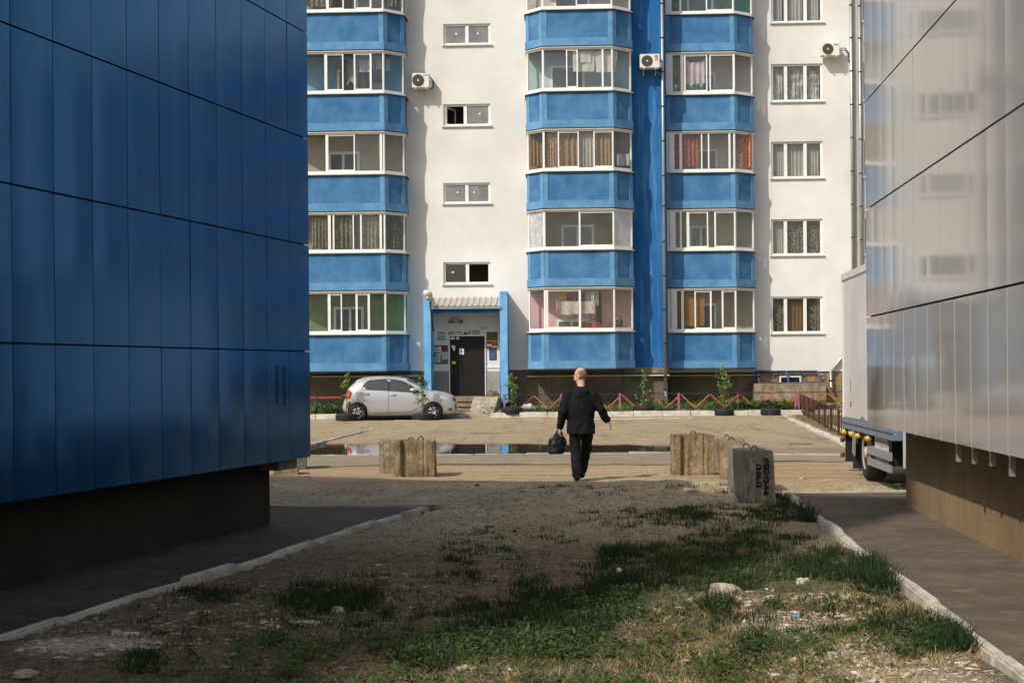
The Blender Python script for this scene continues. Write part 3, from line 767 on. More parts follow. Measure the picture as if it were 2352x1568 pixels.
# --- drainpipes
def drainpipe(px, d, y0, y1, rad=.055, elbow=None, clamps=()):
    u = U_(px, d); path = [(u, -(d+.11), Z_(y0, d, px)), (u, -(d+.11), Z_(y1, d, px))]
    if elbow: path += elbow
    o = MB().tube(path[:2], rad, 12).build('drainpipe', M['metal'], apt, True)
    for k in range(1, len(path)-1): MB().tube(path[k:k+2], rad, 12).build('pipe_elbow', M['metal'], o, True)
    for y in clamps:
        z = Z_(y, d, px); MB().tube([(u,-(d+.11),z-.02),(u,-(d+.11),z+.02)], rad+.014, 12).build('pipe_clamp', M['black_metal'], o, True)
    return o
u = U_(1525, .0); zb_ = Z_(906, 0, 1527)
drainpipe(1525, 0, -150, 897, elbow=[(u+.02,-.25,Z_(912,0,1528))], clamps=[10,89,167,246,325,405,474,556,634,712,790,865,895])
drainpipe(1958, DR, -150, 800, elbow=[], clamps=[14,89,165,242,317,394,470,546,620])
drainpipe(1977.5, DR, -150, 930, clamps=[16,90,167,242,321,399,475,552])
u0, u1 = U_(1936, DR), U_(1905, DR); y_ = -(DR+.11)
o = MB().tube([(U_(1958,DR),y_,Z_(800,DR,1958)), (u0,y_,Z_(815,DR,1936)), (u1,y_,Z_(852,DR,1905)), (u1,y_,Z_(886,DR,1905)), (u1+.02,y_-.1,Z_(892,DR,1905))], .06, 12).build('drainpipe', M['metal'], apt, True)
MB().tube([(u1,y_,Z_(872,DR,1905)),(u1,y_,Z_(875,DR,1905))], .08, 12).build('pipe_clamp', M['black_metal'], o, True)

# --- entrance porch
def fb(name, x0, x1, y0, y1, d0, d1, mat, parent=apt, ref=None):
    d = d1 if ref is None else ref
    u0, u1 = U_(x0, d), U_(x1, d); xm = (x0+x1)/2
    return P(name, MB().fbox(u0, u1, d0, d1, Z_(y1, d, xm), Z_(y0, d, xm)), mat, parent)
PD = 1.15
fb('porch_pier', 971.5, 988, 682, 925, -.06, PD, M['blue_porch'])
fb('porch_pier', 1147, 1164, 669, 925, -.06, PD, M['blue_porch'])
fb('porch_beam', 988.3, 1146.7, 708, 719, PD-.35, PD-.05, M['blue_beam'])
# ribbed metal canopy roof, sloping down to the front
uL, uR = U_(989, PD), U_(1148, PD)
zf, zk = Z_(703, PD, 1070), Z_(684, .1, 1070)
canopy = MB()
n = 48; us = np.linspace(uL, uR, n); vs_ = []
for k, u in enumerate(us):
    hgt = .045 if (k % 4 == 0) else 0.0
    vs_ += [(u, -PD-.06, zf+hgt), (u, -.02, zk+hgt), (u, -PD-.06, zf+hgt-.012), (u, -.02, zk+hgt-.012)]
fs_ = []
for k in range(n-1):
    a, b = 4*k, 4*k+4
    fs_ += [(a, b, b+1, a+1), (a+2, a+3, b+3, b+2), (a, a+2, b+2, b)]
canopy.add(vs_, fs_); cp = P('canopy_roof', canopy, M['canopy'])
MB().fbox(uL, uR+.03, PD-.03, PD+.055, zf-.10, zf-.014).build('fascia', M['steel'], cp)
# recess: upper plaster, grey lower render, ledge, door
fb('entry_wall', 989, 1146, 719, 853, -.02, .03, M['plaster'], ref=0)
fb('entry_render', 989, 1033, 852, 918, -.02, .05, M['entry_grey'], ref=0)
fb('entry_render', 1112.5, 1146, 852, 918, -.02, .05, M['entry_grey'], ref=0)
fb('ledge', 989, 1033, 842, 844.5, .03, .06, M['upvc'], ref=0); fb('ledge', 1112.5, 1146, 842, 844.5, .03, .06, M['upvc'], ref=0)
M['door'] = two('dark_steel_door', srgb(24,19,17), srgb(31,25,22), 2, rough=.55, bscale=20, fine=.05)
door = fb('door', 1032, 1112, 772, 908, .0, .075, M['door'], ref=0)
dfm = MB()
for (x0, x1, y0, y1) in ((1029.5,1032,769,908),(1112,1114,769,908),(1032,1112,769,772)):
    dfm.fbox(U_(x0,0), U_(x1,0), .0, .09, Z_(y1,0,x0), Z_(y0,0,x0))
dfm.build('door_frame', M['upvc'], door)
MB().fbox(U_(1044,0), U_(1047,0), .075, .11, Z_(856,0), Z_(842,0)).build('door_handle', M['black_metal'], door)
def sticker(x0, x1, y0, y1, mat, d=.076, parent=door, name='sticker'):
    return MB().fbox(U_(x0,0), U_(x1,0), d, d+.006, Z_(y1,0,x0), Z_(y0,0,x0)).build(name, mat, parent)
M['yellow'] = plain('yellow_sticker', srgb(206,186,60), .7, .05)
sticker(1034, 1043.5, 774.5, 779.5, M['paper']); sticker(1047, 1053.5, 774, 779.5, M['paper']); sticker(1036, 1044, 793, 799.5, M['paper']); sticker(1039, 1044, 799.5, 805, M['paper'])
s_ = sticker(1054, 1064, 800, 814, M['paper']); sticker(1057.5, 1060.5, 804.5, 808.5, M['ink'], .083); sticker(1036.5, 1045.5, 829.5, 836, M['yellow'])
# landing, steps, ramp
zl = Z_(909, 0, 1100)
landing = P('landing', MB().fbox(U_(1005,1), U_(1146,1), -.1, 1.35, .0, zl), M['concrete_tan'])
for k in range(4):
    st = MB().fbox(U_(1044,2.0), U_(1080,2.0), 1.35+.27*k, 1.35+.27*(k+1), .0, zl-.165*(k+1)-.02).fbox(U_(1044,2.0)-.01, U_(1080,2.0)-.004, 1.35+.27*k, 1.35+.27*(k+1)+.05, zl-.165*(k+1)-.019, zl-.165*(k+1)+.035).mesh('step', M['concrete_tan']); bevel_mesh(st, .02, 2)
    link('step', st, apt)
u0, u1 = U_(1082, 2.0), U_(1140, 2.0)
rm = MB(); rm.add([(u0,-1.32,.0),(u1,-1.32,.0),(u1,-1.32,zl),(u0,-1.32,zl),(u0-.06,-2.9,.0),(u1-.12,-2.9,.0),(u1-.12,-2.9,.14),(u0-.06,-2.9,.14)],
       [(0,1,2,3),(3,2,6,7),(4,7,6,5),(0,3,7,4),(1,5,6,2)])
P('ramp', rm, M['concrete_pale'])

# --- basement light well on the right
fb('light_well', 1731, 1895, 880, 925, DR-.05, DR+1.0, M['concrete_tan'], ref=DR+1.0)
wl = thing('well_cage', 'blue metal frame with loose wire over the basement light well', 'metal frame', LW(0,0,0), -FA)
for nm, mt, lst in (('cage_frame', plain('blue_steel', srgb(58,74,116), .6, .15, 6), [((1735,852,.1),(1745,880,.95)),((1877,852,.1),(1886,877,.95)),((1735,852,.1),(1877,852,.1)),((1745,880,.95),(1886,877,.95)),((1805,852,.12),(1812,879,.95))]),):
    mm = MB()
    for a, b in lst:
        pa = W(a[0], a[1], DR+a[2]); pb = W(b[0], b[1], DR+b[2])
        mm.obox((pa[0], -(DR+a[2]), pa[1]), (pb[0], -(DR+b[2]), pb[1]), .06, .05)
    mm.build(nm, mt, wl)
mm = MB()
for k in range(12):
    x = 1742 + k*11.5; pa = W(x, 853, DR+.12); pb = W(x+8, 879, DR+.94)
    mm.obox((pa[0], -(DR+.12), pa[1]), (pb[0], -(DR+.94), pb[1]), .006, .006)
mm.build('wire_mesh', M['loop'], wl)
# brick face of the light well and the small basement window
M['brick'] = two('worn_brick', srgb(150,110,76), srgb(178,140,102), 5, rough=.9, bscale=60, fine=.2)
u0, u1 = U_(1738, DR), U_(1893, DR); zt_, zb2 = Z_(860, DR), Z_(884, DR)
bwid, bh = .25, .075; bricks = []
uw0, uw1 = U_(1783, DR), U_(1842, DR)
br = MB().box(0, bwid-.012, 0, .05, 0, bh-.01).mesh('brick', M['brick'])
row = 0; z = zb2 - .3
pl2 = P('brick_wall', MB().fbox(u0, u1, DR-.069, DR-.055, zb2-.4, zt_), M['concrete_grey'])
while z < zt_ - bh:
    u = u0 - (bwid/2 if row % 2 else 0)
    while u < u1 - bwid:
        if u > u0-.01 and not (u+bwid > uw0 and u < uw1): link('brick', br, pl2, (u, -(DR-.02), z))
        u += bwid
    z += bh; row += 1
bw_ = P('basement_window', MB().fbox(uw0, uw1, DR-.065, DR-.03, zb2-.1, Z_(862, DR)), M['concrete_dark'])
f = MB()
a, b, c, e = U_(1788,DR), U_(1838,DR), Z_(884,DR), Z_(866,DR)
f.fbox(a, b, DR-.03, DR+.0, e-.06, e); f.fbox(a, a+.06, DR-.03, DR+.0, c, e-.06); f.fbox(b-.06, b, DR-.03, DR+.0, c, e-.06)
f.build('frame', M['upvc'], bw_); MB().fbox(a+.06, b-.06, DR-.029, DR-.02, c, e-.06).build('pane', M['pane_dark'], bw_)
P('wall_patch', MB().fbox(U_(1896,DR), U_(1990,DR), DR-.08, DR-.045, .0, Z_(858,DR)), M['plinth_warm'])
# sprayed number on the plinth
me = text_mesh('57', .36, M['ink_faint']); link('lettering', me, apt, (U_(1561,DR), -(DR-.064), Z_(893,DR,1561)), (PI/2,0,0))

# wall notices, header text
def bars(name, x0, x1, y0, y1, rows, d, mat, parent, seed=1, fill=.6):
    r = random.Random(seed); mb = MB(); hgt = (y1-y0)/rows
    for k in range(rows):
        x = x0
        while x < x1-1:
            L = r.uniform(1.2, 4.5)
            if r.random() < fill+.2: mb.fbox(U_(x,0), U_(min(x+L, x1),0), d, d+.004, Z_(y0+hgt*(k+.72),0,x0), Z_(y0+hgt*(k+.15),0,x0))
            x += L+.7
    return mb.build(name, mat, parent)
EN = apt
me = text_mesh('384-788', .17, M['ink'], bold=.004); link('lettering', me, EN, (U_(1045,0), -.036, Z_(739,0,1045)), (PI/2,0,0))
bars('faded_print', 1035, 1055, 728, 735, 3, .031, M['ink_faint'], EN, 3)
# ================================================================== things hung in and on the apartment building
ROW = ['lowest', 'second', 'third', 'fourth', 'top']
def cloth_mat(name, a, b=None, kind=None, scale=20):
    t = NT(name); p = t.pos()
    if kind == 'dots': f = t.ramp(t.voro(p, scale), [(.22, 1.0), (.34, 0.0)])
    elif kind == 'lace': f = t.ramp(t.noise(p, scale, 4, .7), [(.45, 0.0), (.55, 1.0)])
    elif kind == 'slats': f = t.ramp(t.noise(t.scaled(p, (.15,.15,6)), scale*.25, 3), [(.35, 0.0), (.65, 1.0)])
    else: f = t.ramp(t.noise(p, 3, 4), [(.3, 0.0), (.7, 1.0)])
    col = t.mix(f, a, b or tuple(x*.8 for x in a[:3])+(1,))
    bs = t.n('ShaderNodeBsdfDiffuse'); t.l(col, bs.inputs[0]); tl = t.n('ShaderNodeBsdfTranslucent'); t.l(col, tl.inputs[0])
    ms = t.n('ShaderNodeMixShader'); ms.inputs[0].default_value = .3; t.l(bs.outputs[0], ms.inputs[1]); t.l(tl.outputs[0], ms.inputs[2]); t.l(ms.outputs[0], t.out.inputs[0])
    return t.m
CM = {k: cloth_mat('cloth_'+k, *v) for k, v in dict(
    grey=(srgb(150,146,134), srgb(120,114,102), 'lace', 9), sheer=(srgb(196,192,180),), white=(srgb(226,224,216),), towel=(srgb(222,218,206), srgb(206,200,188)),
    gold=(srgb(150,112,66), srgb(206,178,132), 'lace', 14), tan=(srgb(178,150,108), srgb(150,122,84), 'lace', 18), brown=(srgb(140,104,66),), mauve=(srgb(176,156,158),),
    orange=(srgb(208,112,72), srgb(232,176,140), 'lace', 12), red=(srgb(170,86,70), srgb(216,160,140), 'dots', 14), bamboo=(srgb(186,140,72), srgb(136,94,44), 'slats', 60),
    dark=(srgb(34,34,38),), darkgrey=(srgb(70,70,68),), paleb=(srgb(186,204,212),), floral=(srgb(212,206,190), srgb(110,106,90), 'dots', 17), yellow=(srgb(212,180,40),),
    crimson=(srgb(150,56,44),), pinkc=(srgb(206,160,168),), lilac=(srgb(206,194,214), srgb(226,200,206), 'lace', 4), greenish=(srgb(110,140,110),), patt=(srgb(70,66,54), srgb(150,142,122), 'lace', 13),
    whiteflower=(srgb(150,152,142), srgb(214,212,204), 'lace', 5), shirt=(srgb(176,178,178),)).items()}
def cloth(name, label, cat, x0, x1, y0, y1, d, mat, group=None, folds=5, amp=.035, sag=0.0, taper=0.0, hem=0.0, seed=0):
    """hanging cloth between picture columns x0..x1 and rows y0..y1, at depth d from the stairwell wall"""
    r = random.Random(seed + int(x0*7+y0)); u0, u1 = U_(x0, d), U_(x1, d); xm = (x0+x1)/2; zt, zb = Z_(y0, d, xm), Z_(y1, d, xm)
    n = max(8, int(folds*6)); m = 6; ph = r.random()*6; vs = []; fs = []; L = u1-u0
    for j in range(m+1):
        t = j/m
        for i in range(n+1):
            s = i/n; a = amp*(.45+.55*t)
            y = a*math.sin(s*folds*2*PI+ph+.5*math.sin(s*5)) + a*.4*math.sin(s*folds*4.7+ph*2)
            uu = u0 + L*(s + (.5-s)*taper*t); z = zt + (zb-zt)*t - sag*4*s*(1-s)*(1-t*.6) + hem*math.sin(s*7+ph)*t
            vs.append((uu-(u0+u1)/2, -y, z-zb))
    for j in range(m):
        for i in range(n):
            k = j*(n+1)+i; fs.append((k, k+n+1, k+n+2, k+1))
    me = bpy.data.meshes.new(name); me.from_pydata(vs, [], fs); me.materials.append(CM[mat]); me.polygons.foreach_set('use_smooth', [True]*len(fs))
    o = link(name, me, None, LW((u0+u1)/2, d, zb), (0,0,-FA)); return tag(o, label, cat, group)
gC, gL = 'curtains in the balcony glazing', 'washing hung on the balconies'
DI = DF-.2
# left column
for x0, x1, n in ((716,752,'narrow left light'),(765,811,'left sliding light'),(829,874,'right sliding light'),(890,930,'angled end light')):
    cloth('curtain', 'limp grey net curtain in the %s, second left balcony from below' % n, 'curtain', x0, x1, 487, 571, DI if x1 < 880 else .75, 'grey', gC, 5, .05)
cloth('garment', 'dark brown jacket hanging in the left balcony with blue walls', 'garment', 786, 800, 138, 180, .9, 'darkgrey', gL, 2, .03, taper=.1)
cloth('garment', 'long grey towel behind the middle panes of the blue-walled balcony', 'towel', 800, 823, 136, 192, .8, 'shirt', gL, 2, .03, hem=.08)
cloth('garment', 'pale striped tee shirt hung in the blue-walled balcony', 'garment', 829, 858, 138, 166, .95, 'paleb', gL, 3, .03)
cloth('garment', 'dark grey trousers hung below the pale shirt of the blue-walled balcony', 'garment', 826, 852, 160, 194, .75, 'darkgrey', gL, 2, .03, taper=.3, hem=.1)
cloth('garment', 'black skirt hung at the right end of the blue-walled balcony', 'garment', 856, 880, 160, 190, .95, 'dark', gL, 2, .03)
cloth('garment', 'small light blouse above the black skirt', 'garment', 868, 880, 138, 160, 1.0, 'pinkc', gL, 2, .02)
cloth('garment', 'pale lace top in the angled pane of the blue-walled balcony', 'garment', 889, 899, 136, 164, .8, 'paleb', gL, 2, .02)
cloth('curtain', 'grey curtain at the angled end of the topmost left balcony', 'curtain', 892, 928, -60, 16, .75, 'grey', gC, 4, .04)
cloth('curtain', 'dull curtain behind the left lights of the topmost left balcony', 'curtain', 716, 770, -60, 16, DI, 'grey', gC, 5, .04)
# middle column
cloth('towel', 'wide white towel on the left of two in the pale blue balcony', 'towel', 1319, 1370, 117, 165, 1.2, 'towel', gL, 2, .02, taper=.05)
cloth('towel', 'small white hand towel folded over the wide one', 'towel', 1321, 1361, 119, 144, 1.24, 'white', gL, 2, .015)
cloth('towel', 'white towel on the right of two in the pale blue balcony', 'towel', 1370, 1422, 117, 166, 1.2, 'towel', gL, 2, .02, taper=.12)
for x0, x1, m_, n in ((1217,1247,'tan','tan curtain in the angled left light'),(1260,1284,'gold','gold and brown patterned curtain in the first narrow light'),(1289,1333,'tan','beige lace curtain in the second light'),
                      (1334,1366,'sheer','thin see-through curtain in the middle light'),(1369,1404,'tan','plain tan curtain in the last front light')):
    cloth('curtain', n + ', third middle balcony from below', 'curtain', x0, x1, 300, 383, DI if x0 > 1250 else .7, m_, gC, 4, .05)
cloth('curtain', 'mauve curtain in the angled right light of the middle column', 'curtain', 1415, 1451, 303, 380, .7, 'mauve', gC, 3, .03)
cloth('bag', 'crumpled grey bag lying against the pane under the mauve curtain', 'bag', 1417, 1448, 354, 380, .92, 'shirt', None, 3, .05)
for x0, x1, y0, y1, m_, n in ((1282,1300,672,688,'yellow','yellow knickers-size cloth on the upper line, pink balcony'),(1301,1319,673,693,'crimson','dark red cloth beside the yellow one, pink balcony'),
        (1321,1342,672,694,'darkgrey','black shorts on the upper line, pink balcony'),(1269,1285,690,712,'pinkc','pink baby clothes at the left of the line, pink balcony'),
        (1287,1327,692,722,'floral','left half of a dotted white sheet over the lower line'),(1326,1366,692,721,'floral','right half of a dotted white sheet over the lower line'),
        (1346,1356,668,696,'lilac','lilac shirt hung right of the mullion, pink balcony'),(1357,1365,668,694,'floral','striped white sleeve next to the lilac shirt'),
        (1366,1374,668,701,'white','narrow white garment before the dark doorway, pink balcony')):
    cloth('laundry', n, 'laundry', x0, x1, y0, y1, 1.2 if m_ == 'floral' else 1.05, m_, gL, 2, .025, hem=.02)
cloth('laundry', 'dark sheet standing in for the dark doorway behind the woman in red', 'laundry', 1369, 1381, 670, 745, .38, 'dark', gL, 2, .02)  # flat dark sheet made up to stand for the doorway
# right column
cloth('curtain', 'pale pink flowered sheet hung behind the second light above green pots', 'sheet', 1576, 1622, 139, 192, DRF-.2, 'lilac', gL, 4, .05, sag=.08)
cloth('curtain', 'red dotted curtain in the narrow first light beside the drainpipe', 'curtain', 1548, 1566, 306, 384, DRF-.2, 'red', gC, 3, .04)
cloth('curtain', 'pinkish dotted curtain in the wide light beside the drainpipe', 'curtain', 1570, 1606, 306, 382, DRF-.2, 'red', gC, 4, .05)
cloth('curtain', 'bright orange curtain in the angled right light of the right column', 'curtain', 1699, 1728, 306, 384, DRC+.1, 'orange', gC, 4, .05)
for x0, x1, n in ((1549,1562,'narrow'),(1570,1595,'left'),(1597,1617,'right')):
    cloth('blind', 'brown bamboo blind in the %s light of the lowest right balcony' % n, 'blind', x0, x1, 669, 748, DRF-.22, 'bamboo', 'bamboo blinds of the lowest right balcony', 1, .006)
# windows of the set-back wall
gW = 'curtains in the three-part windows'
yr = [(-32,52),(147,233),(325,409),(503,586),(681,765)]; nmW = ['topmost cut-off', 'upper', 'second', 'third', 'lowest']
for i, (y0, y1) in enumerate(yr):
    spans = ((1776,1802,'left'),(1808,1848,'middle'),(1854,1884,'right'))
    for x0, x1, sn in spans:
        m_ = ['sheer','whiteflower','sheer','patt','brown'][i]
        if i == 3 and sn == 'left': m_ = 'sheer'
        if i == 4 and sn != 'middle': m_ = 'patt'
        cloth('curtain', '%s curtain in the %s light of the %s three-part window' % ({'sheer':'thin grey net','whiteflower':'grey curtain with white flowers','patt':'dark patterned','brown':'brown and gold'}[m_], sn, nmW[i]),
              'curtain', x0, x1, y0+3, y1-3, DR-.28, m_, gW, 5, .03)

# --- air conditioners
def aircon(label, px, py, wpx, hpx, d, logo=None, fan=.3):
    u, z = W(px, py, d); u1, z1 = W(px+wpx, py+hpx, d); wd, hg = u1-u, z-z1; dp = .34; gap = .14
    a = thing('air_conditioner', label, 'air conditioner', LW((u+u1)/2, d, z1), -FA, 'outdoor air conditioner units on the front')
    me = MB().fbox(-wd/2, wd/2, gap, gap+dp, 0, hg).mesh('case', plain('ac_case', srgb(222,218,206), .5, .06, 3)); bevel_mesh(me, .02, 2); link('case', me, a)
    fr = hg*.40; cx = -wd/2 + wd*.36; y = -(gap+dp)
    MB().tube([(cx, y+.005, hg*.5), (cx, y-.012, hg*.5)], fr, 28).build('fan_opening', plain('ac_fan_dark', srgb(60,54,46), .6, .2), a)
    g = MB()
    for k in range(1, 5):
        rr = fr*k/4.2
        g.tube([(cx+rr*math.cos(t), y-.02, hg*.5+rr*math.sin(t)) for t in np.linspace(0, 2*PI, 25)], .006, 4)
    for k in range(18):
        t = 2*PI*k/18; g.obox((cx+.03*math.cos(t), y-.018, hg*.5+.03*math.sin(t)), (cx+fr*math.cos(t+.5), y-.018, hg*.5+fr*math.sin(t+.5)), .008, .006)
    g.build('fan_grille', plain('ac_grille', srgb(120,112,98), .5, .1), a)
    MB().tube([(cx, y-.01, hg*.5), (cx, y-.026, hg*.5)], fr*.14, 14).build('fan_hub', M['upvc'], a)
    for s in (-.3, .3): 
        b = MB(); b.obox((wd*s, 0, -.02), (wd*s, -(gap+dp+.03), -.02), .04, .03); b.obox((wd*s, -.015, -.02), (wd*s, -.015, -.2), .04, .03); b.build('bracket', M['upvc'], a)
    MB().box(wd/2, wd/2+.07, -(gap+dp*.7), -(gap+.05), hg*.08, hg*.4).build('valve_cover', M['upvc'], a)
    if logo == 'LG':
        lx = wd*.33
        MB().tube([(lx, y, hg*.80), (lx, y-.006, hg*.80)], .062, 20).build('logo_disc', plain('logo_red', srgb(178,44,58), .5, .05), a)
        link('logo_face', text_mesh('LG', .052, M['paper'], bold=.002), a, (lx, y-.009, hg*.80), (PI/2,0,0))
        link('lettering', text_mesh('LG', .10, plain('logo_grey', srgb(96,92,88), .6, .05), bold=.003), a, (lx, y-.004, hg*.57), (PI/2,0,0))
    elif logo == 'teal':
        MB().box(wd*.18, wd*.42, y-.004, y, hg*.76, hg*.87).build('label_strip', plain('teal_strip', srgb(84,160,164), .5, .05), a)
    else:
        b = MB()
        for k in range(4): b.box(wd*(.18+.075*k), wd*(.22+.075*k), y-.004, y, hg*.78, hg*.88)
        b.build('logo_marks', M['ink_faint'], a)
    return a, wd, hg
a1_, w1, h1 = aircon('white air conditioner beside the left blue balconies with dark hoses behind it', 949, 174, 40, 33, 0.0)
MB().tube([(w1*.05,-.1,h1),(w1*.06,-.05,h1+.1),(w1*.25,-.03,h1+.08)], .022, 6).build('hose', M['black_metal'], a1_)
MB().tube([(w1/2+.02,-.2,h1*.8),(w1/2+.12,-.15,h1*.5),(w1/2+.1,-.1,h1*.15),(w1/2,-.12,h1*.02)], .022, 6).build('hose', M['black_metal'], a1_)
a2_, w2, h2 = aircon('white air conditioner with red round logo on the blue pier', 1468, 131, 46, 31, 0.0, 'LG')
MB().tube([(w2*.22,-.2,-.03),(w2*.42,-.12,-.1),(w2*.62,-.12,-.24)], .018, 6).build('drain_hose', M['steel'], a2_)
a3_, w3, h3 = aircon('white air conditioner with teal strip next to the twin drainpipes', 1881, 104, 43, 30, DR, 'teal')
for dz in (0, .06): MB().tube([(w3/2+.02,-.25,h3*.62-dz),(w3/2+.25,-.18,h3*.66-dz*1.4),(w3/2+.4,-.12,h3*.3-dz),(w3/2+.38,-.06,-.1),(w3/2+.55,-.03,-.3)], .018, 6).build('hose', M['black_metal'], a3_)

# --- lamp over the entrance
lu, lz = W(984, 690, PD+.05)
lamp = thing('wall_lamp', 'white street lamp head on a bent black arm above the porch pier', 'lamp', LW(lu, PD+.05, lz), -FA)
hd = MB()
c0 = Vector((-.02,-.10,.06)); hd.loft([((.06,-.02,-.06),.03,.03,(1,0,0),(0,.7,.7)),((.05,-.07,.02),.10,.06,(1,0,0),(0,.7,.7)),((.02,-.16,.13),.16,.10,(1,0,0),(0,.7,.7)),((-.01,-.27,.24),.17,.11,(1,0,0),(0,.7,.7)),((-.03,-.36,.32),.10,.07,(1,0,0),(0,.7,.7))], 16)
hd.build('lamp_head', M['sill'], lamp, True)
MB().ball((.01,-.26,.12), .11, .14, .06, Euler((R(45),0,0)).to_matrix()).build('diffuser', plain('lamp_diffuser', srgb(150,140,116), .25, .1), lamp, True)
MB().tube([(.06,-.02,-.06),(.075,.0,-.25),(.12,.03,-.75),(.17,.05,-1.1)], .028, 8).build('arm', M['black_metal'], lamp, True)

# --- notices round the door
def notice(label, x0, x1, y0, y1, d=.031, mat='paper', deco=None, name='notice', cat='notice', grp=None):
    u0, u1 = U_(x0,0), U_(x1,0); z0, z1 = Z_(y1,0,x0), Z_(y0,0,x0)
    n = thing(name, label, cat, LW((u0+u1)/2, d, z0), -FA, grp); hw = (u1-u0)/2; hg = z1-z0
    MB().fbox(-hw, hw, 0, .012, 0, hg).build('sheet' if cat == 'notice' else 'board', M[mat] if isinstance(mat, str) else mat, n)
    for (nm, a, b, c, e, m_, rows) in (deco or ()):
        mb = MB()
        if rows:
            r = random.Random(int(x0*3+y0)); h_ = (e-c)/rows
            for k in range(rows):
                x = a
                while x < b-.02:
                    L = r.uniform(.06, .22)*(b-a)*2; mb.fbox(-hw+2*hw*x, -hw+2*hw*min(x+L,b), .0122, .015, hg*(c+h_*(k+.2)), hg*(c+h_*(k+.75))); x += L+.04
        else: mb.fbox(-hw+2*hw*a, -hw+2*hw*b, .0122, .0155, hg*c, hg*e)
        mb.build(nm, m_, n)
    return n
PM_ = lambda n, c: plain(n, c, .7, .06, 8)
m_gold, m_redp, m_sky, m_gn, m_wine, m_blk = PM_('poster_gold', srgb(150,112,44)), PM_('poster_red', srgb(170,60,40)), PM_('notice_blue', srgb(70,92,120)), PM_('notice_green', srgb(70,130,74)), PM_('notice_wine', srgb(122,38,42)), PM_('board_green', srgb(40,72,56))
notice('ochre poster with black lettering to the right of the door', 1116, 1142, 762, 782, mat=m_gold, deco=[('print',.04,.96,.08,.95,M['ink'],3)])
notice('red and white picture poster under the ochre one', 1116, 1142, 783, 800, mat=m_redp, deco=[('patch',.05,.45,.3,.55,M['paper'],0),('patch',.5,.95,.12,.3,M['paper'],0),('patch',.1,.9,.0,.1,M['ink'],0),('patch',.55,.9,.6,.9,m_gold,0)])
notice('black framed blue information board below the posters', 1122, 1139, 801, 827, mat='ink', name='information_board', cat='sign', deco=[('panel',.12,.88,.07,.92,m_sky,0),('emblem',.35,.65,.66,.82,PM_('emblem_blue', srgb(40,84,170)),0)])
nb = notice('green notice board covered in papers left of the door', 993, 1027, 793, 836, mat=m_blk, name='notice_board', cat='notice board')
def nbp(nm, x0, x1, y0, y1, mat, rows=0):
    s = MB(); u_c = (U_(993,0)+U_(1027,0))/2; z0 = Z_(836,0,993)
    s.fbox(U_(x0,0)-u_c, U_(x1,0)-u_c, .013, .018, Z_(y1,0,x0)-z0, Z_(y0,0,x0)-z0); p_ = s.build(nm, mat, nb)
    if rows:
        r = random.Random(int(x0)); b = MB()
        for k in range(rows):
            y = y0+(y1-y0)*(k+.3)/rows; b.fbox(U_(x0+1,0)-u_c, U_(x0+1+(x1-x0-2)*r.uniform(.5,1),0)-u_c, .0185, .0195, Z_(y+(y1-y0)*.4/rows,0,x0)-z0, Z_(y,0,x0)-z0)
        b.build('print', M['ink_faint'], p_)
for q in ((995,1012,796,809,M['paper'],4),(1014,1026,795,806,m_wine,0),(1013,1026,807,826,M['paper'],6),(999,1011,811,817,M['paper'],2),(996,1010,818,824,M['paper'],2),(996,1010,825,833,M['paper'],3),(1011,1025,827,835,m_gn,0)): nbp('paper', *q)
# small stencilled prints painted on the plaster above the door
for k, (x0, x1, y0, y1, rows, m_) in enumerate(((1004,1022,762,768,2,'ink'),(1004,1022,770,783,4,'ink_faint'),(1028,1041,762,771,3,'ink'),(1044,1059,761,764,1,'ink_faint'),(1052,1060,765,772,2,'ink_faint'),(1074,1080,760,769,2,'ink'),
        (1084,1101,759,768,3,'ink'),(1076,1092,757.5,759,1,'ink_faint'),(1100,1120,751,754,1,'ink_faint'),(1103,1112,755,757,1,'ink_faint'))):
    bars('stencil_print', x0, x1, y0, y1, rows, .031, M[m_], apt, k+20, .8)
MB().tube([(U_(1068,0),-.031,Z_(764,0)),(U_(1068,0),-.034,Z_(764,0))], .085, 20).build('stencil_print', M['ink_faint'], apt)

# --- flower pots behind the right balcony glazing
def pot_plant(label, px, py, d, mat, leaf, hp=.16):
    u, z = W(px, py, d); p_ = thing('flower_pot', label, 'flower pot', LW(u, d, z), -FA, 'flower pots behind the balcony glass')
    MB().loft([((0,0,0),.055,.055,(1,0,0),(0,1,0)),((0,0,hp*.8),.08,.08,(1,0,0),(0,1,0)),((0,0,hp),.09,.09,(1,0,0),(0,1,0))], 12).build('pot', mat, p_, True)
    if leaf:
        r = random.Random(int(px)); mb = MB()
        for k in range(9):
            t = r.random()*6.28; L = r.uniform(.2,.42); tip = Vector((math.cos(t)*L*.5, math.sin(t)*L*.4, hp+L)); mid = Vector((math.cos(t)*L*.2, math.sin(t)*L*.15, hp+L*.6)); s_ = Vector((-math.sin(t),math.cos(t),0))*.014
            mb.add([(0,0,hp-.02), mid+s_, tip, mid-s_], [(0,1,2,3)])
        mb.build('leaves', M['leaf_dark'], p_)
M['leaf_dark'] = plain('house_plant_leaf', srgb(58,74,44), .6, .25, 20)
gp = PM_('green_plastic', srgb(120,186,120))
shelf_z = 5
pot_plant('white pot with spiky plant at the left end, balcony with the flowered sheet', 1552, 207, DRF-.25, M['upvc'], True)
for k, (x, n) in enumerate(((1589,'left'),(1611,'middle'),(1633,'right'))): pot_plant('green plastic pot, %s of three under the flowered sheet' % n, x, 205, DRF-.22, gp, False)
pot_plant('terracotta-coloured pot at the left of the topmost right balcony', 1550, 22, DRF-.25, PM_('terracotta', srgb(150,96,70)), True)
pot_plant('bushy dark plant in the topmost right balcony', 1655, 24, DRF-.3, M['black'], True, .1)
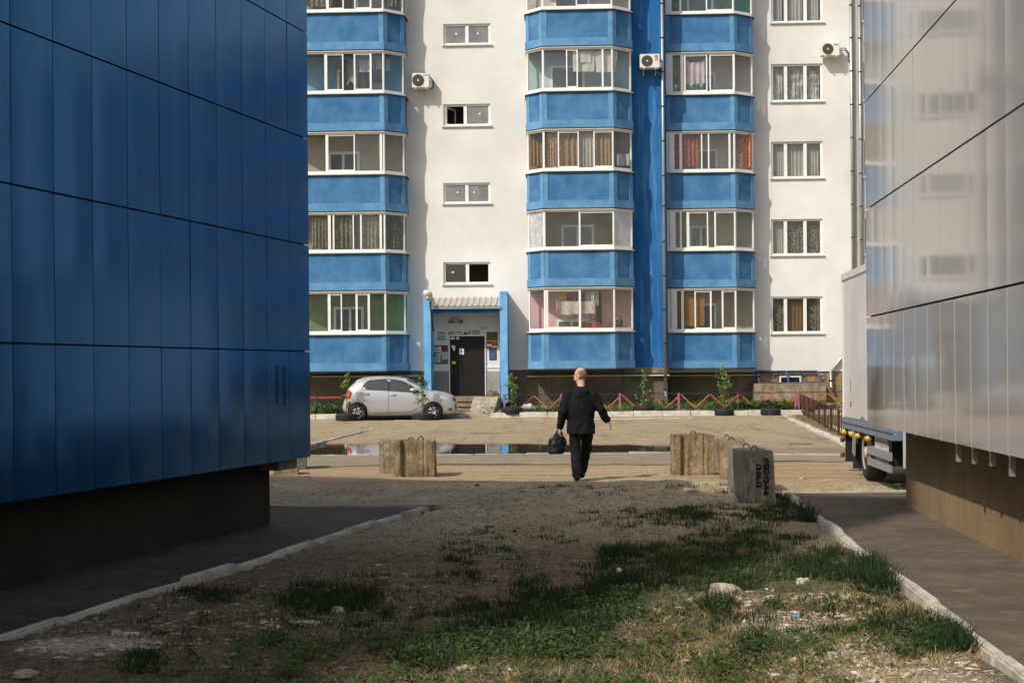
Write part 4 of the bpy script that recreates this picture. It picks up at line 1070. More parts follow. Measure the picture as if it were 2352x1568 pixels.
pot_plant('small plant low behind the glass of the balcony with a boarded end, middle column', 1335, 566, DF-.3, M['black'], True, .1)
# red chair frame and striped bag inside the pink balcony
u, z = W(1395, 748, .9); ch = thing('chair_back', 'red tubular chair back showing inside the pink balcony', 'chair', LW(u, .9, z-.25), -FA)
MB().tube([(-.16,0,-.5),(-.16,0,.3),(-.12,0,.36),(.2,0,.38),(.24,0,.3),(.24,0,-.5)], .018, 8).build('back_frame', M['red'], ch, True); MB().box(-.14,.22,-.01,.01,-.12,.18).build('backrest', PM_('red_vinyl', srgb(176,72,66)), ch)
u, z = W(1422, 750, .8); sb = MB().loft([((0,0,0),.12,.08,(1,0,0),(0,1,0)),((0,0,.22),.13,.09,(1,0,0),(0,1,0)),((.01,0,.38),.07,.05,(1,0,0),(0,1,0))], 12).build('striped_bag', CM['patt'], None, True, LW(u,.8,z)); tag(sb, 'dark patterned bag standing in the angled pane of the pink balcony', 'bag')
# ================================================================== the two shop buildings with glossy cladding
def panel_mat(name, base, rough, spec, coat, wave):
    t = NT(name); p = t.pos()
    n1 = t.noise(p, .7, 4); oi = t.n('ShaderNodeObjectInfo').outputs['Random']
    v = t.math('ADD', t.math('MULTIPLY', n1, .16), t.math('MULTIPLY', oi, .06))
    col = t.mix(v, base, tuple(x*.72 for x in base[:3])+(1,))
    dirt = t.ramp(t.noise(t.scaled(p, (4,4,.35)), 2.0, 6, .7), [(.5,0.0),(.72,.5)])
    col = t.mix(dirt, col, tuple(x*.8+.045 for x in base[:3])+(1,))
    bm_ = t.bump(t.noise(t.scaled(p, (1,1,.5)), 2.2, 2, .4), wave, .03)
    return t.pbr(col, rough, bm_, 0, spec, coat)
M['panel_blue'] = panel_mat('blue_cladding', srgb(4,78,132), .14, .4, .0, .04)
for nd in M['panel_blue'].node_tree.nodes:
    if nd.type == 'BSDF_PRINCIPLED': nd.inputs['Metallic'].default_value = .52; nd.inputs['Specular Tint'].default_value = (.45,.72,1,1)
M['panel_grey'] = panel_mat('grey_cladding', srgb(164,159,153), .075, .34, .0, .012)
M['gap'] = plain('joint_black', srgb(20,20,22), .8, .1)  # near-black colour of the wall behind the panel joints
def shop(name, label, corner, direction, width_dir, ncol, rows, z0, pw, ph, length, depth, mat, gap_v, gap_h, plinth_mat, over, bulge, wall_h, plinth_corner_ext, seam=None):
    """cladding of panels on a wall that runs from `corner` towards the camera along `direction`; local x along the wall from the far corner, y outwards from the building, z up"""
    e = Vector(direction).normalized(); n = Vector(width_dir).normalized()
    rz = math.atan2(e.y, e.x); root = thing(name, label, 'building', (corner[0], corner[1], 0), rz)
    yl = Matrix.Rotation(-rz, 3, 'Z') @ n; sgn = 1 if yl.y > 0 else -1          # outward is +y or -y in local axes
    top = z0 + rows*ph
    # structure behind the panels
    MB().box(.03, length, min(-sgn*.05, -sgn*depth), max(-sgn*.05, -sgn*depth), z0+.03, top).build('wall', M['gap'], root)
    MB().box(-.0, length, min(sgn*.02, -sgn*depth), max(sgn*.02, -sgn*depth), top+.003, top+.12).build('roof_edge', M['sill'], root)
    MB().box(plinth_corner_ext, length, min(-sgn*over, -sgn*(depth-over)), max(-sgn*over, -sgn*(depth-over)), -.3, z0+.028).build('plinth', plinth_mat, root)
    meshes = []
    nu, nv = 5, 6
    for k in range(4):
        r = random.Random(k+3); vs = []; fs = []; a = pw-gap_v; b = ph-gap_h; tx, tz = r.uniform(-1,1)*.0012, r.uniform(-1,1)*.0012
        for j in range(nv+1):
            for i in range(nu+1):
                s, t_ = i/nu, j/nv
                y = bulge*(4*s*(1-s))*(.6+.4*4*t_*(1-t_))*r.uniform(.85,1.15) + tx*(s-.5) + tz*(t_-.5) if 0 < i < nu else (tx*(s-.5)+tz*(t_-.5))
                vs.append((gap_v/2+a*s, sgn*y, gap_h/2+b*t_))
        for j in range(nv):
            for i in range(nu):
                q = j*(nu+1)+i; f_ = (q, q+1, q+nu+2, q+nu+1); fs.append(f_ if sgn < 0 else f_[::-1])
        N = nu+1
        ring = [i for i in range(N)] + [j*N+nu for j in range(1, nv+1)] + [nv*N+i for i in range(nu-1, -1, -1)] + [j*N for j in range(nv-1, 0, -1)]
        m_ = len(ring); b0 = len(vs); vs += [vs[i] for i in ring]; base = len(vs); vs += [(vs[i][0], -sgn*.04, vs[i][2]) for i in ring]
        for i in range(m_):
            f_ = (b0+i, base+i, base+(i+1) % m_, b0+(i+1) % m_); fs.append(f_ if sgn < 0 else f_[::-1])
        me = bpy.data.meshes.new('panel'); me.from_pydata(vs, [], fs); me.materials.append(mat)
        sm = [True]*(nu*nv) + [False]*m_; me.polygons.foreach_set('use_smooth', sm); me.update(); meshes.append(me)
    for i in range(ncol):
        for j in range(rows):
            link('panel', meshes[random.randrange(4)], root, (i*pw, 0, z0+j*ph), (random.uniform(-.0012,.0012), 0, random.uniform(-.0016,.0016)))
    if seam:
        for i in range(1, ncol):
            MB().box(i*pw-.006, i*pw+.006, min(0, sgn*.006), max(0, sgn*.006), z0, top).build('seam_trim', seam, root)
    # end wall facing the yard, plain panels
    cw = 1.1
    for i in range(int(depth/cw)):
        for j in range(rows):
            y0, y1 = -sgn*(.05+i*cw+.004), -sgn*(.05+(i+1)*cw-.004)
            MB().box(-.0, .029, min(y0,y1), max(y0,y1), z0+j*ph+.006, z0+(j+1)*ph-.006).build('end_panel', mat, root)
    return root, sgn, e, n
# blue building on the left
thL = math.atan2(2071-1176, F); x0L = 6.6
dirL = Vector((-math.sin(thL), -math.cos(thL), 0)); nL = Vector((math.cos(thL), -math.sin(thL), 0))
yc = x0L/((2071-712)/F); cornerL = Vector((-x0L + math.tan(thL)*yc, yc, 0))
phL = 243*yc/F; z0L = H + (853+4-1050)*yc/F
pwL = F*x0L*.0246e-3/math.cos(thL)
blueb, sgL, _, _ = shop('shop_building', 'shop building clad in glossy dark blue panels in deep shade', cornerL, dirL, nL, 32, 5, z0L, pwL, phL, 32*pwL, 12, M['panel_blue'], .009, .015, M['plinth_dark'], .30, .004, 6.7, .45)
# loose hatch outline on a lower panel, soffit edge under the corner
hm = MB(); hx = pwL*1.42; zz = z0L+ .50*phL
for a, b in (((hx-.10,0,zz),(hx-.10,0,zz+.42)),((hx+.10,0,zz+.03),(hx+.10,0,zz+.42)),((hx-.12,0,zz+.42),(hx+.12,0,zz+.42)),((hx-.1,0,zz),(hx+.05,0,zz))):
    hm.obox((a[0], sgL*.012, a[2]), (b[0], sgL*.012, b[2]), .007, .007)
hm.build('hatch_outline', plain('hatch_line', srgb(18,40,60), .6, .1), blueb)
MB().box(.2, .7, -.9, .05, z0L-.10, z0L+.0).build('soffit_scrap', M['concrete_dark'], blueb) if sgL < 0 else MB().box(.25, .75, -.35, -.06, z0L-.10, z0L-.003).build('soffit_scrap', M['concrete_dark'], blueb)
# grey building on the right
thR = math.atan2(1441-1176, F); x0R = 2.88
dirR = Vector((-math.sin(thR), -math.cos(thR), 0)); nR = Vector((-math.cos(thR), math.sin(thR), 0))
yc2 = x0R/((1991-1441)/F); cornerR = Vector((x0R + math.tan(thR)*yc2, yc2, 0))
phR = 246*yc2/F; z0R = H + (853-7-975)*yc2/F
pwR = F*x0R*.0612e-3/math.cos(thR)
greyb, sgR, _, _ = shop('shop_building', 'shop building clad in glossy pale grey panels with black horizontal joints', cornerR, dirR, nR, 34, 5, z0R, pwR, phR, 34*pwR, 12, M['panel_grey'], .007, .02, M['plinth_warm'], .42, .0008, 6.7, .18, seam=None)
M['seam'] = plain('seam_trim_light', srgb(182,177,169), .4, .05)
for i in range(1, 34):
    MB().box(i*pwR-.0018, i*pwR+.0018, min(0, sgR*.003), max(0, sgR*.003), z0R, z0R+phR-.02).build('seam_trim', M['seam'], greyb)
for i in range(14):
    x = 4.5 + i*.63
    MB().box(x, x+.06, -sgR*.10-.02, -sgR*.10+.02, z0R-.17+.02*(i % 3), z0R+.03).build('hanging_bracket', M['metal'], greyb)

# ------------------------------------------------------------------ unseen block behind the camera, added and shaped for the foreground shade
tw = thing('shade_tower', 'unseen tall block added behind the viewer on the left to shade the foreground', 'building', (-16.4, -4.4, 0), -math.atan2(.6, 1.0))
MB().box(-24, 0, -14, 0, -.3, 30).build('wall', M['concrete_pale'], tw)
wm_ = MB().box(-.7, .7, 0, .06, 0, 1.5).mesh('window', M['pane_dark'])
for k in range(10):
    for i in range(6): link('window', wm_, tw, (-2.2-3.8*i, .001, 1.6+2.9*k))

# ------------------------------------------------------------------ box truck between the grey building and the yard
S0 = Vector((5.36, 24.3, 0)); tdir = Vector((-.077, -1, 0)).normalized()
trk = thing('box_truck', 'white box truck parked half behind the grey building', 'truck', S0, math.atan2(tdir.y, tdir.x))
# local x from the tail to the cab, y: to the right of travel is -y ... visible flank at y = 0, body on +y
zb_t = H + (846-957)*24.3/F; zt_t = H + (846-640)*24.3/F
M['truck_white'] = two('truck_white', srgb(206,200,194), srgb(222,217,210), .8, rough=.35, bscale=10, fine=.03, bstr=.03, spec=.5, streak=(srgb(186,178,170), .4))
M['truck_blue'] = plain('truck_sill_blue', srgb(112,122,136), .45, .12, 5)
me = MB().box(.0, 4.6, 0, 2.0, zb_t, zt_t).mesh('cargo_box', M['truck_white']); bevel_mesh(me, .015, 1); link('cargo_box', me, trk)
f = MB(); f.box(-.03, 4.63, -.02, 2.02, zt_t-.03, zt_t+.07); f.box(-.025, .03, -.015, .03, zb_t, zt_t-.03); f.build('box_edging', M['sill'], trk)
MB().box(-.012, .01, -.012, .0, zb_t, zt_t).build('corner_seal', M['black_metal'], trk)
MB().box(0, 4.6, -.02, 2.0, zb_t-.17, zb_t-.003).build('sill_rail', M['truck_blue'], trk); MB().box(0, 4.6, -.03, .0, zb_t-.085, zb_t-.075).build('rail_groove', M['dark_edge'], trk)
MB().box(.1, 5.4, .45, 1.55, zb_t-.35, zb_t-.19).build('chassis', M['black_metal'], trk)
def wheel(x, y, r, wd, parent, rim_mat, spokes=0, zc=None, nm='wheel'):
    zc = r if zc is None else zc
    ty = MB(); prof = [(.62,-.48),(.80,-.5),(.95,-.46),(1.0,-.34),(1.0,.34),(.95,.46),(.80,.5),(.62,.48)]; n = 36; vs = []; fs = []
    for k in range(n):
        t = 2*PI*k/n
        for a, b in prof: vs.append((x+r*a*math.cos(t), y+wd*b, zc+r*a*math.sin(t)))
    m_ = len(prof)
    for k in range(n):
        k2 = (k+1) % n
        for j in range(m_): fs.append((k*m_+j, k*m_+(j+1) % m_, k2*m_+(j+1) % m_, k2*m_+j))
    ty.add(vs, fs); o = link(nm, fixn(ty.mesh('tyre', M['black'], True)), parent)
    rm = MB(); s = -1
    rm.tube([(x+r*.62*math.cos(t), y-wd*.42, zc+r*.62*math.sin(t)) for t in np.linspace(0, 2*PI, 37)], r*.035, 6)
    if spokes:
        for k in range(spokes):
            t = 2*PI*(k+.25)/spokes
            for dt in (-.20, .20):
                rm.obox((x+r*.08*math.cos(t), y-wd*.40, zc+r*.08*math.sin(t)), (x+r*.6*math.cos(t+dt), y-wd*.42, zc+r*.6*math.sin(t+dt)), r*.085, .03, up=(0,1,0))
        rm.tube([(x, y-wd*.36, zc), (x, y-wd*.46, zc)], r*.15, 14)
        rm.build('rim', rim_mat, o, True)
        MB().tube([(x, y-wd*.1, zc), (x, y-wd*.12, zc)], r*.6, 24).build('brake', M['black_metal'], o)
    else:
        rm.tube([(x, y-wd*.16, zc), (x, y-wd*.24, zc)], r*.6, 28); rm.tube([(x, y-wd*.24, zc), (x, y-wd*.5, zc)], [r*.26, r*.2], 18); rm.build('rim', rim_mat, o, True)
    return o
rimp = plain('dusty_wheel_disc', srgb(176,160,136), .6, .15, 10)
wheel(1.95, .17, .40, .30, trk, rimp); wheel(1.95, 1.83, .40, .30, trk, rimp); wheel(5.45, .18, .40, .26, trk, rimp); wheel(5.45, 1.8, .40, .26, trk, rimp)
MB().box(.95, 1.0, .0, .55, .10, zb_t-.18).build('mudflap', M['black'], trk)
mg = MB(); mg.loft([((1.95+.55*math.cos(t), .0, .40+.52*math.sin(t)), .02, .02, (1,0,0), (0,0,1)) for t in np.linspace(.3, 2.9, 9)], 6); mg.build('wheel_arch', M['steel'], trk)
fl = MB(); fl.obox((1.2,-.01,zb_t-.2),(1.12,-.01,.33), .22, .02, up=(0,1,0)); fl.build('guard_flap', M['steel'], trk)
gd = MB()
gd.box(2.5, 4.4, -.02, .01, .42, .53); gd.box(2.5, 4.4, -.02, .01, .26, .36); gd.box(2.5, 2.56, .0, .3, .26, .53)
gd.build('side_guard', M['steel'], trk)
gr_ = MB()
for k in range(9): gr_.box(2.75+.13*k, 2.765+.13*k, .05, .065, .3, zb_t-.19)
for k in range(6): gr_.box(2.75, 3.8, .045, .06, .36+.075*k, .37+.075*k)
gr_.build('spare_cage', M['sill'], trk)
MB().box(2.9, 3.7, .12, .6, .3, zb_t-.2).build('tool_box', M['black_metal'], trk)
am = plain('amber_lamp', srgb(206,164,40), .2, .1, 4, spec=.7); rdm = plain('red_lamp', srgb(110,28,26), .2, .1, 4, spec=.7)
for x in (.12, .95, 1.55, 2.5):
    b = MB(); b.ball((x, -.0, zb_t-.235), .045, .06, .045); b.build('marker_lamp', am, trk, True); MB().box(x-.01, x+.01, .0, .3, zb_t-.21, zb_t-.18).build('lamp_bracket', M['black_metal'], trk)
for z in (.50, .26):
    MB().ball((-.02, -.02, z), .07, .04, .045).build('tail_lamp', rdm, trk, True)
MB().box(-.06, .02, -.03, 2.0, .18, .58).build('rear_underrun', M['steel'], trk) if False else MB().box(.0, .04, .02, 1.98, .16, .60).build('rear_underrun', M['black_metal'], trk)
MB().add([(4.68,.1,.35),(5.85,.1,.35),(5.95,.1,1.0),(5.6,.1,1.75),(4.68,.1,1.75),(4.68,1.9,.35),(5.85,1.9,.35),(5.95,1.9,1.0),(5.6,1.9,1.75),(4.68,1.9,1.75)],
         [(0,1,2,3,4),(9,8,7,6,5),(0,5,6,1),(1,6,7,2),(2,7,8,3),(3,8,9,4),(4,9,5,0)]).build('cab', M['truck_white'], trk)
MB().box(4.95, 5.3, .085, .11, 1.1, 1.6).build('cab_window', M['pane_dark'], trk)
# scuffs on the flank
MB().box(.78, .80, -.004, .0, zb_t+.42, zb_t+.62).build('scratch', M['ink_faint'], trk); MB().box(.76, .84, -.006, .0, zb_t+.18, zb_t+.27).build('scratch', M['ink_faint'], trk)
# ================================================================== silver hatchback
CARY = 49.75
cpos = at(785.5, 960, CARY); kz = CARY/F
car = thing('parked_car', 'silver five-door hatchback parked nose right in front of the entrance', 'car', (cpos.x, CARY, gz(cpos.x+1.8, CARY+.8)-.005))
KX = .1588*CARY/F                       # metres per crop pixel of the side view
def cx_(x): return (x-550)*KX
def cz_(y): return (835-y)*KX
prof_t = [(550,610),(556,570),(575,520),(600,425),(640,352),(690,290),(745,238),(790,216),(850,200),(970,187),(1100,182),(1300,190),(1400,203),(1480,220),(1560,264),(1650,320),(1720,360),(1790,394),(1850,398),(1920,404),(2050,430),(2130,460),(2175,500),(2200,560),(2207,640)]
prof_b = [(550,640),(565,690),(640,730),(900,758),(960,765),(1600,762),(1760,757),(2000,752),(2100,748),(2180,735),(2207,690)]
TX = np.array([cx_(a) for a, b in prof_t]); TZ = np.array([cz_(b) for a, b in prof_t])
BX = np.array([cx_(a) for a, b in prof_b]); BZ = np.array([cz_(b) for a, b in prof_b])
CL = cx_(2207); HWD = .845
def zt_(x): return float(np.interp(x, TX, TZ))
def zb_(x): return float(np.interp(x, BX, BZ))
def plan(x):
    a = x/.55; b = (CL-x)/.75
    f = 1.0
    if a < 1: f = min(f, .80+.20*math.sqrt(max(0, 1-(1-a)**2)))
    if b < 1: f = min(f, .66+.34*math.sqrt(max(0, 1-(1-b)**2)))
    return HWD*f
NS = 30
def section(x):
    zt, zb, w_ = zt_(x), zb_(x), plan(x); c = min(1, max(0, (zt-1.02)/.3)); zB = min(.93, zt-.09) ; zB = max(zB, zb+.02)
    h = zt-zB; m_ = (zB-zb)
    pts = [(0,zb),(.80,zb),(.93,zb+.03*min(1,m_)),(.975,zb+.13*m_),(1.0,zb+.34*m_),(1.0,zb+.60*m_),(.985,zb+.82*m_),(.965 - .01*(1-c),zB)]
    if c > 0: up = [(.965-.10*c, zB+h*.40),(.965-.20*c, zB+h*.78),(.965-.29*c-.05, zB+h*.94),(.45, zt-.004),(0, zt)]
    else: up = [(.94,zB+h*.45),(.88,zB+h*.75),(.78,zB+h*.9),(.45,zt-.003),(0,zt)]
    pts = pts + up
    P_ = np.array(pts); d = np.r_[0, np.cumsum(np.hypot(np.diff(P_[:,0]), np.diff(P_[:,1])+1e-6))]; d /= d[-1]
    s = np.linspace(0, 1, NS); f = np.interp(s, d, P_[:,0]); z = np.interp(s, d, P_[:,1])
    for _ in range(2):
        f[1:-1] = (f[:-2]+2*f[1:-1]+f[2:])/4; z[1:-1] = (z[:-2]+2*z[1:-1]+z[2:])/4
    return f*w_, z
SX = np.r_[np.linspace(0,.25,8), np.linspace(.3,CL-.35,48), np.linspace(CL-.3,CL,10)]
SEC = [section(x) for x in SX]
def body_y(x, z):
    f, zz = section(min(max(x,0),CL)); i = int(np.argmax(f > .6*max(f))); 
    return HWD - float(np.interp(z, zz[2:], f[2:]))
vs, fs = [], []
NR = 2*NS-2
for x, (f, z) in zip(SX, SEC):
    vs += [(x, HWD-a, b) for a, b in zip(f, z)] + [(x, HWD+a, b) for a, b in list(zip(f, z))[-2:0:-1]]
for i in range(len(SX)-1):
    for k in range(NR): fs.append((i*NR+k, i*NR+(k+1) % NR, (i+1)*NR+(k+1) % NR, (i+1)*NR+k))
fs += [tuple(range(NR)), tuple((len(SX)-1)*NR+k for k in range(NR-1,-1,-1))]
me = bpy.data.meshes.new('car_body'); me.from_pydata(vs, [], fs); fixn(me)
WXR, WXF, WR = cx_(775), cx_(1868), .292
cut = MB()
for wx in (WXR, WXF):
    for y0, y1 in ((-.2,.34),(1.36,1.9)): cut.tube([(wx,y0,WR+.015),(wx,y1,WR+.015)], .335, 32)
co_ = cut.build('work', None); fixn(co_.data)
t = NT('silver_paint'); nz = t.noise(t.pos(), 900, 2)
b_ = t.n('ShaderNodeBsdfPrincipled'); 
M['silver'] = t.pbr(srgb(182,181,178), .30, None, .3, .5, .6)
me.materials.append(M['silver'])
r_ = evaluated(me, ('BOOLEAN', dict(object=co_, operation='DIFFERENCE', solver='EXACT')))
bpy.data.objects.remove(co_)
r_.polygons.foreach_set('use_smooth', [True]*len(r_.polygons))
sm_ = r_; sm_.set_sharp_from_angle(angle=R(40)); link('body', sm_, car)
def patch(name, poly, mat, off=.006, sub=4, parent=car, px=True):
    pts = [(cx_(a), cz_(b)) for a, b in poly] if px else poly
    bm = bmesh.new(); f = bm.faces.new([bm.verts.new((a, 0, b)) for a, b in pts])
    bmesh.ops.triangulate(bm, faces=[f])
    for _ in range(2): bmesh.ops.subdivide_edges(bm, edges=list(bm.edges), cuts=1, use_grid_fill=True)
    bmesh.ops.triangulate(bm, faces=list(bm.faces))
    for v in bm.verts: v.co.y = body_y(v.co.x, v.co.z) - off
    bmesh.ops.recalc_face_normals(bm, faces=list(bm.faces))
    me = bpy.data.meshes.new(name); bm.to_mesh(me); bm.free(); me.materials.append(mat); me.polygons.foreach_set('use_smooth', [True]*len(me.polygons))
    return link(name, me, parent)
def strip(name, line, wd, mat, off=.007, parent=car):
    pts = [(cx_(a), cz_(b)) for a, b in line]; res = []
    for i in range(len(pts)-1):
        n = max(2, int(math.hypot(pts[i+1][0]-pts[i][0], pts[i+1][1]-pts[i][1])/.06))
        for k in range(n): s = k/n; res.append((pts[i][0]+(pts[i+1][0]-pts[i][0])*s, pts[i][1]+(pts[i+1][1]-pts[i][1])*s))
    res.append(pts[-1])
    return MB().tube([(x, body_y(x, z)-off+wd*.5, z) for x, z in res], wd, 6).build(name, mat, parent)
M['car_pane'] = plain('car_pane', srgb(58,62,62), .06, .1, 2, spec=.8)
M['car_black'] = plain('car_black_trim', srgb(26,26,26), .4, .1)
patch('window_surround', [(836,378),(848,330),(868,295),(905,258),(960,240),(1090,230),(1215,224),(1330,236),(1420,256),(1530,308),(1640,380),(1700,420),(1690,432),(1540,424),(1220,400)], M['car_black'], .004)
patch('rear_quarter_pane', [(846,372),(862,322),(885,288),(946,256),(948,378)], M['car_pane'], .009)
patch('rear_door_pane', [(962,379),(962,252),(1090,241),(1204,236),(1208,396)], M['car_pane'], .009)
patch('front_door_pane', [(1250,399),(1252,238),(1330,247),(1410,266),(1515,318),(1590,370),(1600,420),(1540,416)], M['car_pane'], .009)
strip('door_seam', [(1222,398),(1222,560),(1219,712)], .004, M['car_black'])
strip('door_seam', [(818,405),(836,470),(870,560),(930,660),(965,712)], .004, M['car_black'])
strip('door_seam', [(1000,716),(1219,714),(1560,706)], .004, M['car_black'])
strip('door_seam', [(1640,425),(1660,520),(1650,640),(1560,706)], .004, M['car_black'])
patch('tail_lamp', [(596,470),(606,415),(700,404),(690,440),(668,506),(604,512)], plain('tail_lamp_red', srgb(186,52,34), .2, .15, 8, spec=.7), .008)
patch('headlamp', [(1885,452),(1960,456),(2060,505),(2102,548),(2020,524)], plain('headlamp_clear', srgb(196,194,180), .12, .1, 8, spec=.8), .008)
patch('fog_lamp_recess', [(2078,655),(2142,664),(2138,684),(2110,694)], M['car_black'], .006)
patch('grille', [(2140,505),(2165,508),(2190,545),(2188,562),(2160,545)], M['car_black'], .006)
patch('bumper_grille', [(2190,600),(2204,610),(2204,680),(2190,690)], M['car_black'], .01)
for (x, y) in ((900,441),(1290,457)):
    patch('door_handle_cup', [(x-46,y+2),(x,y-12),(x+40,y+2),(x,y+16)], M['steel'], .004)
    h_ = MB(); h_.tube([(cx_(x-46), body_y(cx_(x-46),cz_(y))-.012, cz_(y)), (cx_(x), body_y(cx_(x),cz_(y))-.035, cz_(y-1)), (cx_(x+46), body_y(cx_(x+46),cz_(y))-.012, cz_(y+2))], .018, 8); h_.build('door_handle', M['silver'], car, True)
MB().ball((cx_(1588), body_y(cx_(1600), cz_(400))-.12, cz_(386)), .125, .07, .062).build('wing_mirror', M['silver'], car, True)
# windscreen and rear window follow the body
def top_faces(name, x0, x1, fmax, mat):
    vs, fs = [], []; xs_ = np.linspace(x0, x1, 12); K = 13
    for x in xs_:
        f, z = section(x); w_ = plan(x)
        for k in np.linspace(-fmax, fmax, K):
            ii = np.argsort(f[NS//2:]); zz = float(np.interp(abs(k)*w_, f[NS//2:][ii], z[NS//2:][ii])); vs.append((x, HWD+k*w_, zz+.012))
    for i in range(11):
        for k in range(K-1): fs.append((i*K+k, i*K+k+1, (i+1)*K+k+1, (i+1)*K+k))
    me = bpy.data.meshes.new(name); me.from_pydata(vs, [], fs); fixn(me); me.materials.append(mat); me.polygons.foreach_set('use_smooth', [True]*len(fs)); return link(name, me, car)
top_faces('windscreen', cx_(1490), cx_(1780), .66, M['car_pane']); top_faces('rear_window', cx_(625), cx_(735), .7, M['car_pane'])
M['alloy'] = plain('alloy_rim', srgb(190,188,182), .3, .1, 5, metal=.5)
for wx in (WXR, WXF):
    wheel(wx, .125, WR, .19, car, M['alloy'], 6); wheel(wx, 1.565, WR, .19, car, M['alloy'], 6)
MB().box(cx_(780), cx_(1860), .25, 1.45, .12, .3).build('underbody', M['car_black'], car)
patch('window_sticker', [(846,350),(888,350),(888,372),(846,372)], M['paper'], .011)

# ================================================================== concrete blocks
def fbs(label, px, py, yaw, wd, hg, dp, mat, loops=2, notch=True, tilt=(0,0), text=None, seed=0, group='concrete blocks closing off the yard'):
    """foundation block; px, py is the near left bottom corner in the picture"""
    p = gnd(px, py); z = gz(p.x+.2, p.y+.1) - .02
    root = thing('concrete_block', label, 'concrete block', (p.x, p.y, z), yaw, group)
    n = .07
    pl = [(0,0),(wd,0),(wd,dp),(0,dp)]
    if notch: pl = [(0,0),(wd*.16,0),(wd*.22,n),(wd*.30,n),(wd*.34,.025),(wd*.70,.025),(wd*.74,n*.6),(wd*.80,0),(wd,0),(wd,dp),(wd*.7,dp),(wd*.62,dp-n),(wd*.38,dp-n),(wd*.3,dp),(0,dp)]
    bm = bmesh.new(); N = 9; rings = []
    for j in range(N):
        rings.append([bm.verts.new((a[0] + (hg*j/(N-1))*tilt[0], a[1] + (hg*j/(N-1))*tilt[1], hg*j/(N-1))) for a in pl])
    m_ = len(pl)
    for j in range(N-1):
        for k in range(m_): bm.faces.new((rings[j][k], rings[j][(k+1) % m_], rings[j+1][(k+1) % m_], rings[j+1][k]))
    bm.faces.new(rings[-1]); bm.faces.new(rings[0][::-1])
    bmesh.ops.subdivide_edges(bm, edges=[e for e in bm.edges if e.calc_length() > .25], cuts=3, use_grid_fill=True)
    r = random.Random(seed)
    from mathutils import noise as mn
    for v in bm.verts:
        q = v.co*4 + Vector((seed*3.1, 0, 0)); dsp = mn.noise(q)*.012 + mn.noise(q*3)*.008
        ex = max(0, 1-min(abs(v.co.x), abs(v.co.x-wd))/.03) + max(0, 1-abs(v.co.z-hg)/.03) + max(0, 1-v.co.z/.03)
        c = Vector((wd/2, dp/2, hg/2)); v.co += (c-v.co).normalized()*(dsp + .012*ex*r.random()*(1.6 if ex > 1 else .6))
    me = bpy.data.meshes.new('block'); bm.to_mesh(me); bm.free(); me.materials.append(mat); fixn(me); bevel_ = link('block', me, root)
    for k in range(loops):
        lx = wd*(.5 if loops == 1 else (.4 if k == 0 else .62)); ly = dp*(.3 if k == 0 else .72); a = r.uniform(-.4,.4); hh = .045
        pts = [(lx-.048*math.cos(a)*math.cos(t)+hg*tilt[0], ly-.048*math.sin(a+1.2*k)*math.cos(t)+hg*tilt[1], hg-.03+ (hh+.03)*math.sin(t)) for t in np.linspace(0, PI, 9)]
        MB().tube(pts, .009, 6).build('lifting_loop', M['loop'], root, True)
    if text:
        for (tx, sz, fx, fz, rot) in text:
            link('lettering', text_mesh(tx, sz, M['ink'], bold=.006), root, (wd*fx+hg*fz*tilt[0], -.022 + hg*fz*tilt[1], hg*fz), (PI/2 - math.atan(tilt[1]), rot, 0))
    return root
fbs('dark weathered concrete block at the left of the pair, left of the walking man', 871, 1088, .05, .50, .575, .62, M['block_pale'], 0, False, seed=1)
fbs('tan concrete block with vertical grooves and a wire loop, front of the left pair', 905, 1096, .0, .64, .60, .62, M['block_tan'], 2, True, seed=2)
fbs('tan block lying half hidden under the blue building corner', 628, 1091, .12, .40, .26, .5, M['block_tan'], 0, False, seed=3)
fbs('upright grey block end just showing beside the blue building corner', 686, 1078, .1, .12, .55, .6, M['block_shade_grey'], 0, False, seed=4)
fbs('broad grooved tan block at the left end of the right-hand row', 1548, 1094, .0, .645, .66, .60, M['block_tan'], 1, True, seed=5)
fbs('pale block behind the row showing only its top', 1634, 1082, .0, .55, .56, .5, M['block_pale'], 1, False, seed=6)
fbs('narrow tan block standing second in the right-hand row', 1657, 1106, -.10, .36, .60, 1.0, M['block_tan'], 1, False, (-.02,.02), seed=7)
fbs('grey block third in the row, mostly hidden behind the inscribed one', 1685, 1131, -.06, .40, .62, .9, M['block_shade_grey'], 1, False, (0,.02), seed=8)
fbs('grey block with black hand lettering standing nearest the viewer', 1712, 1156, .02, .385, .66, .75, M['block_shade_grey'], 1, False, (-.045,.03), seed=9,
    text=[('ФБС-12-4-6', .088, .70, .52, PI/2), ('13.06.13', .088, .46, .54, PI/2)])

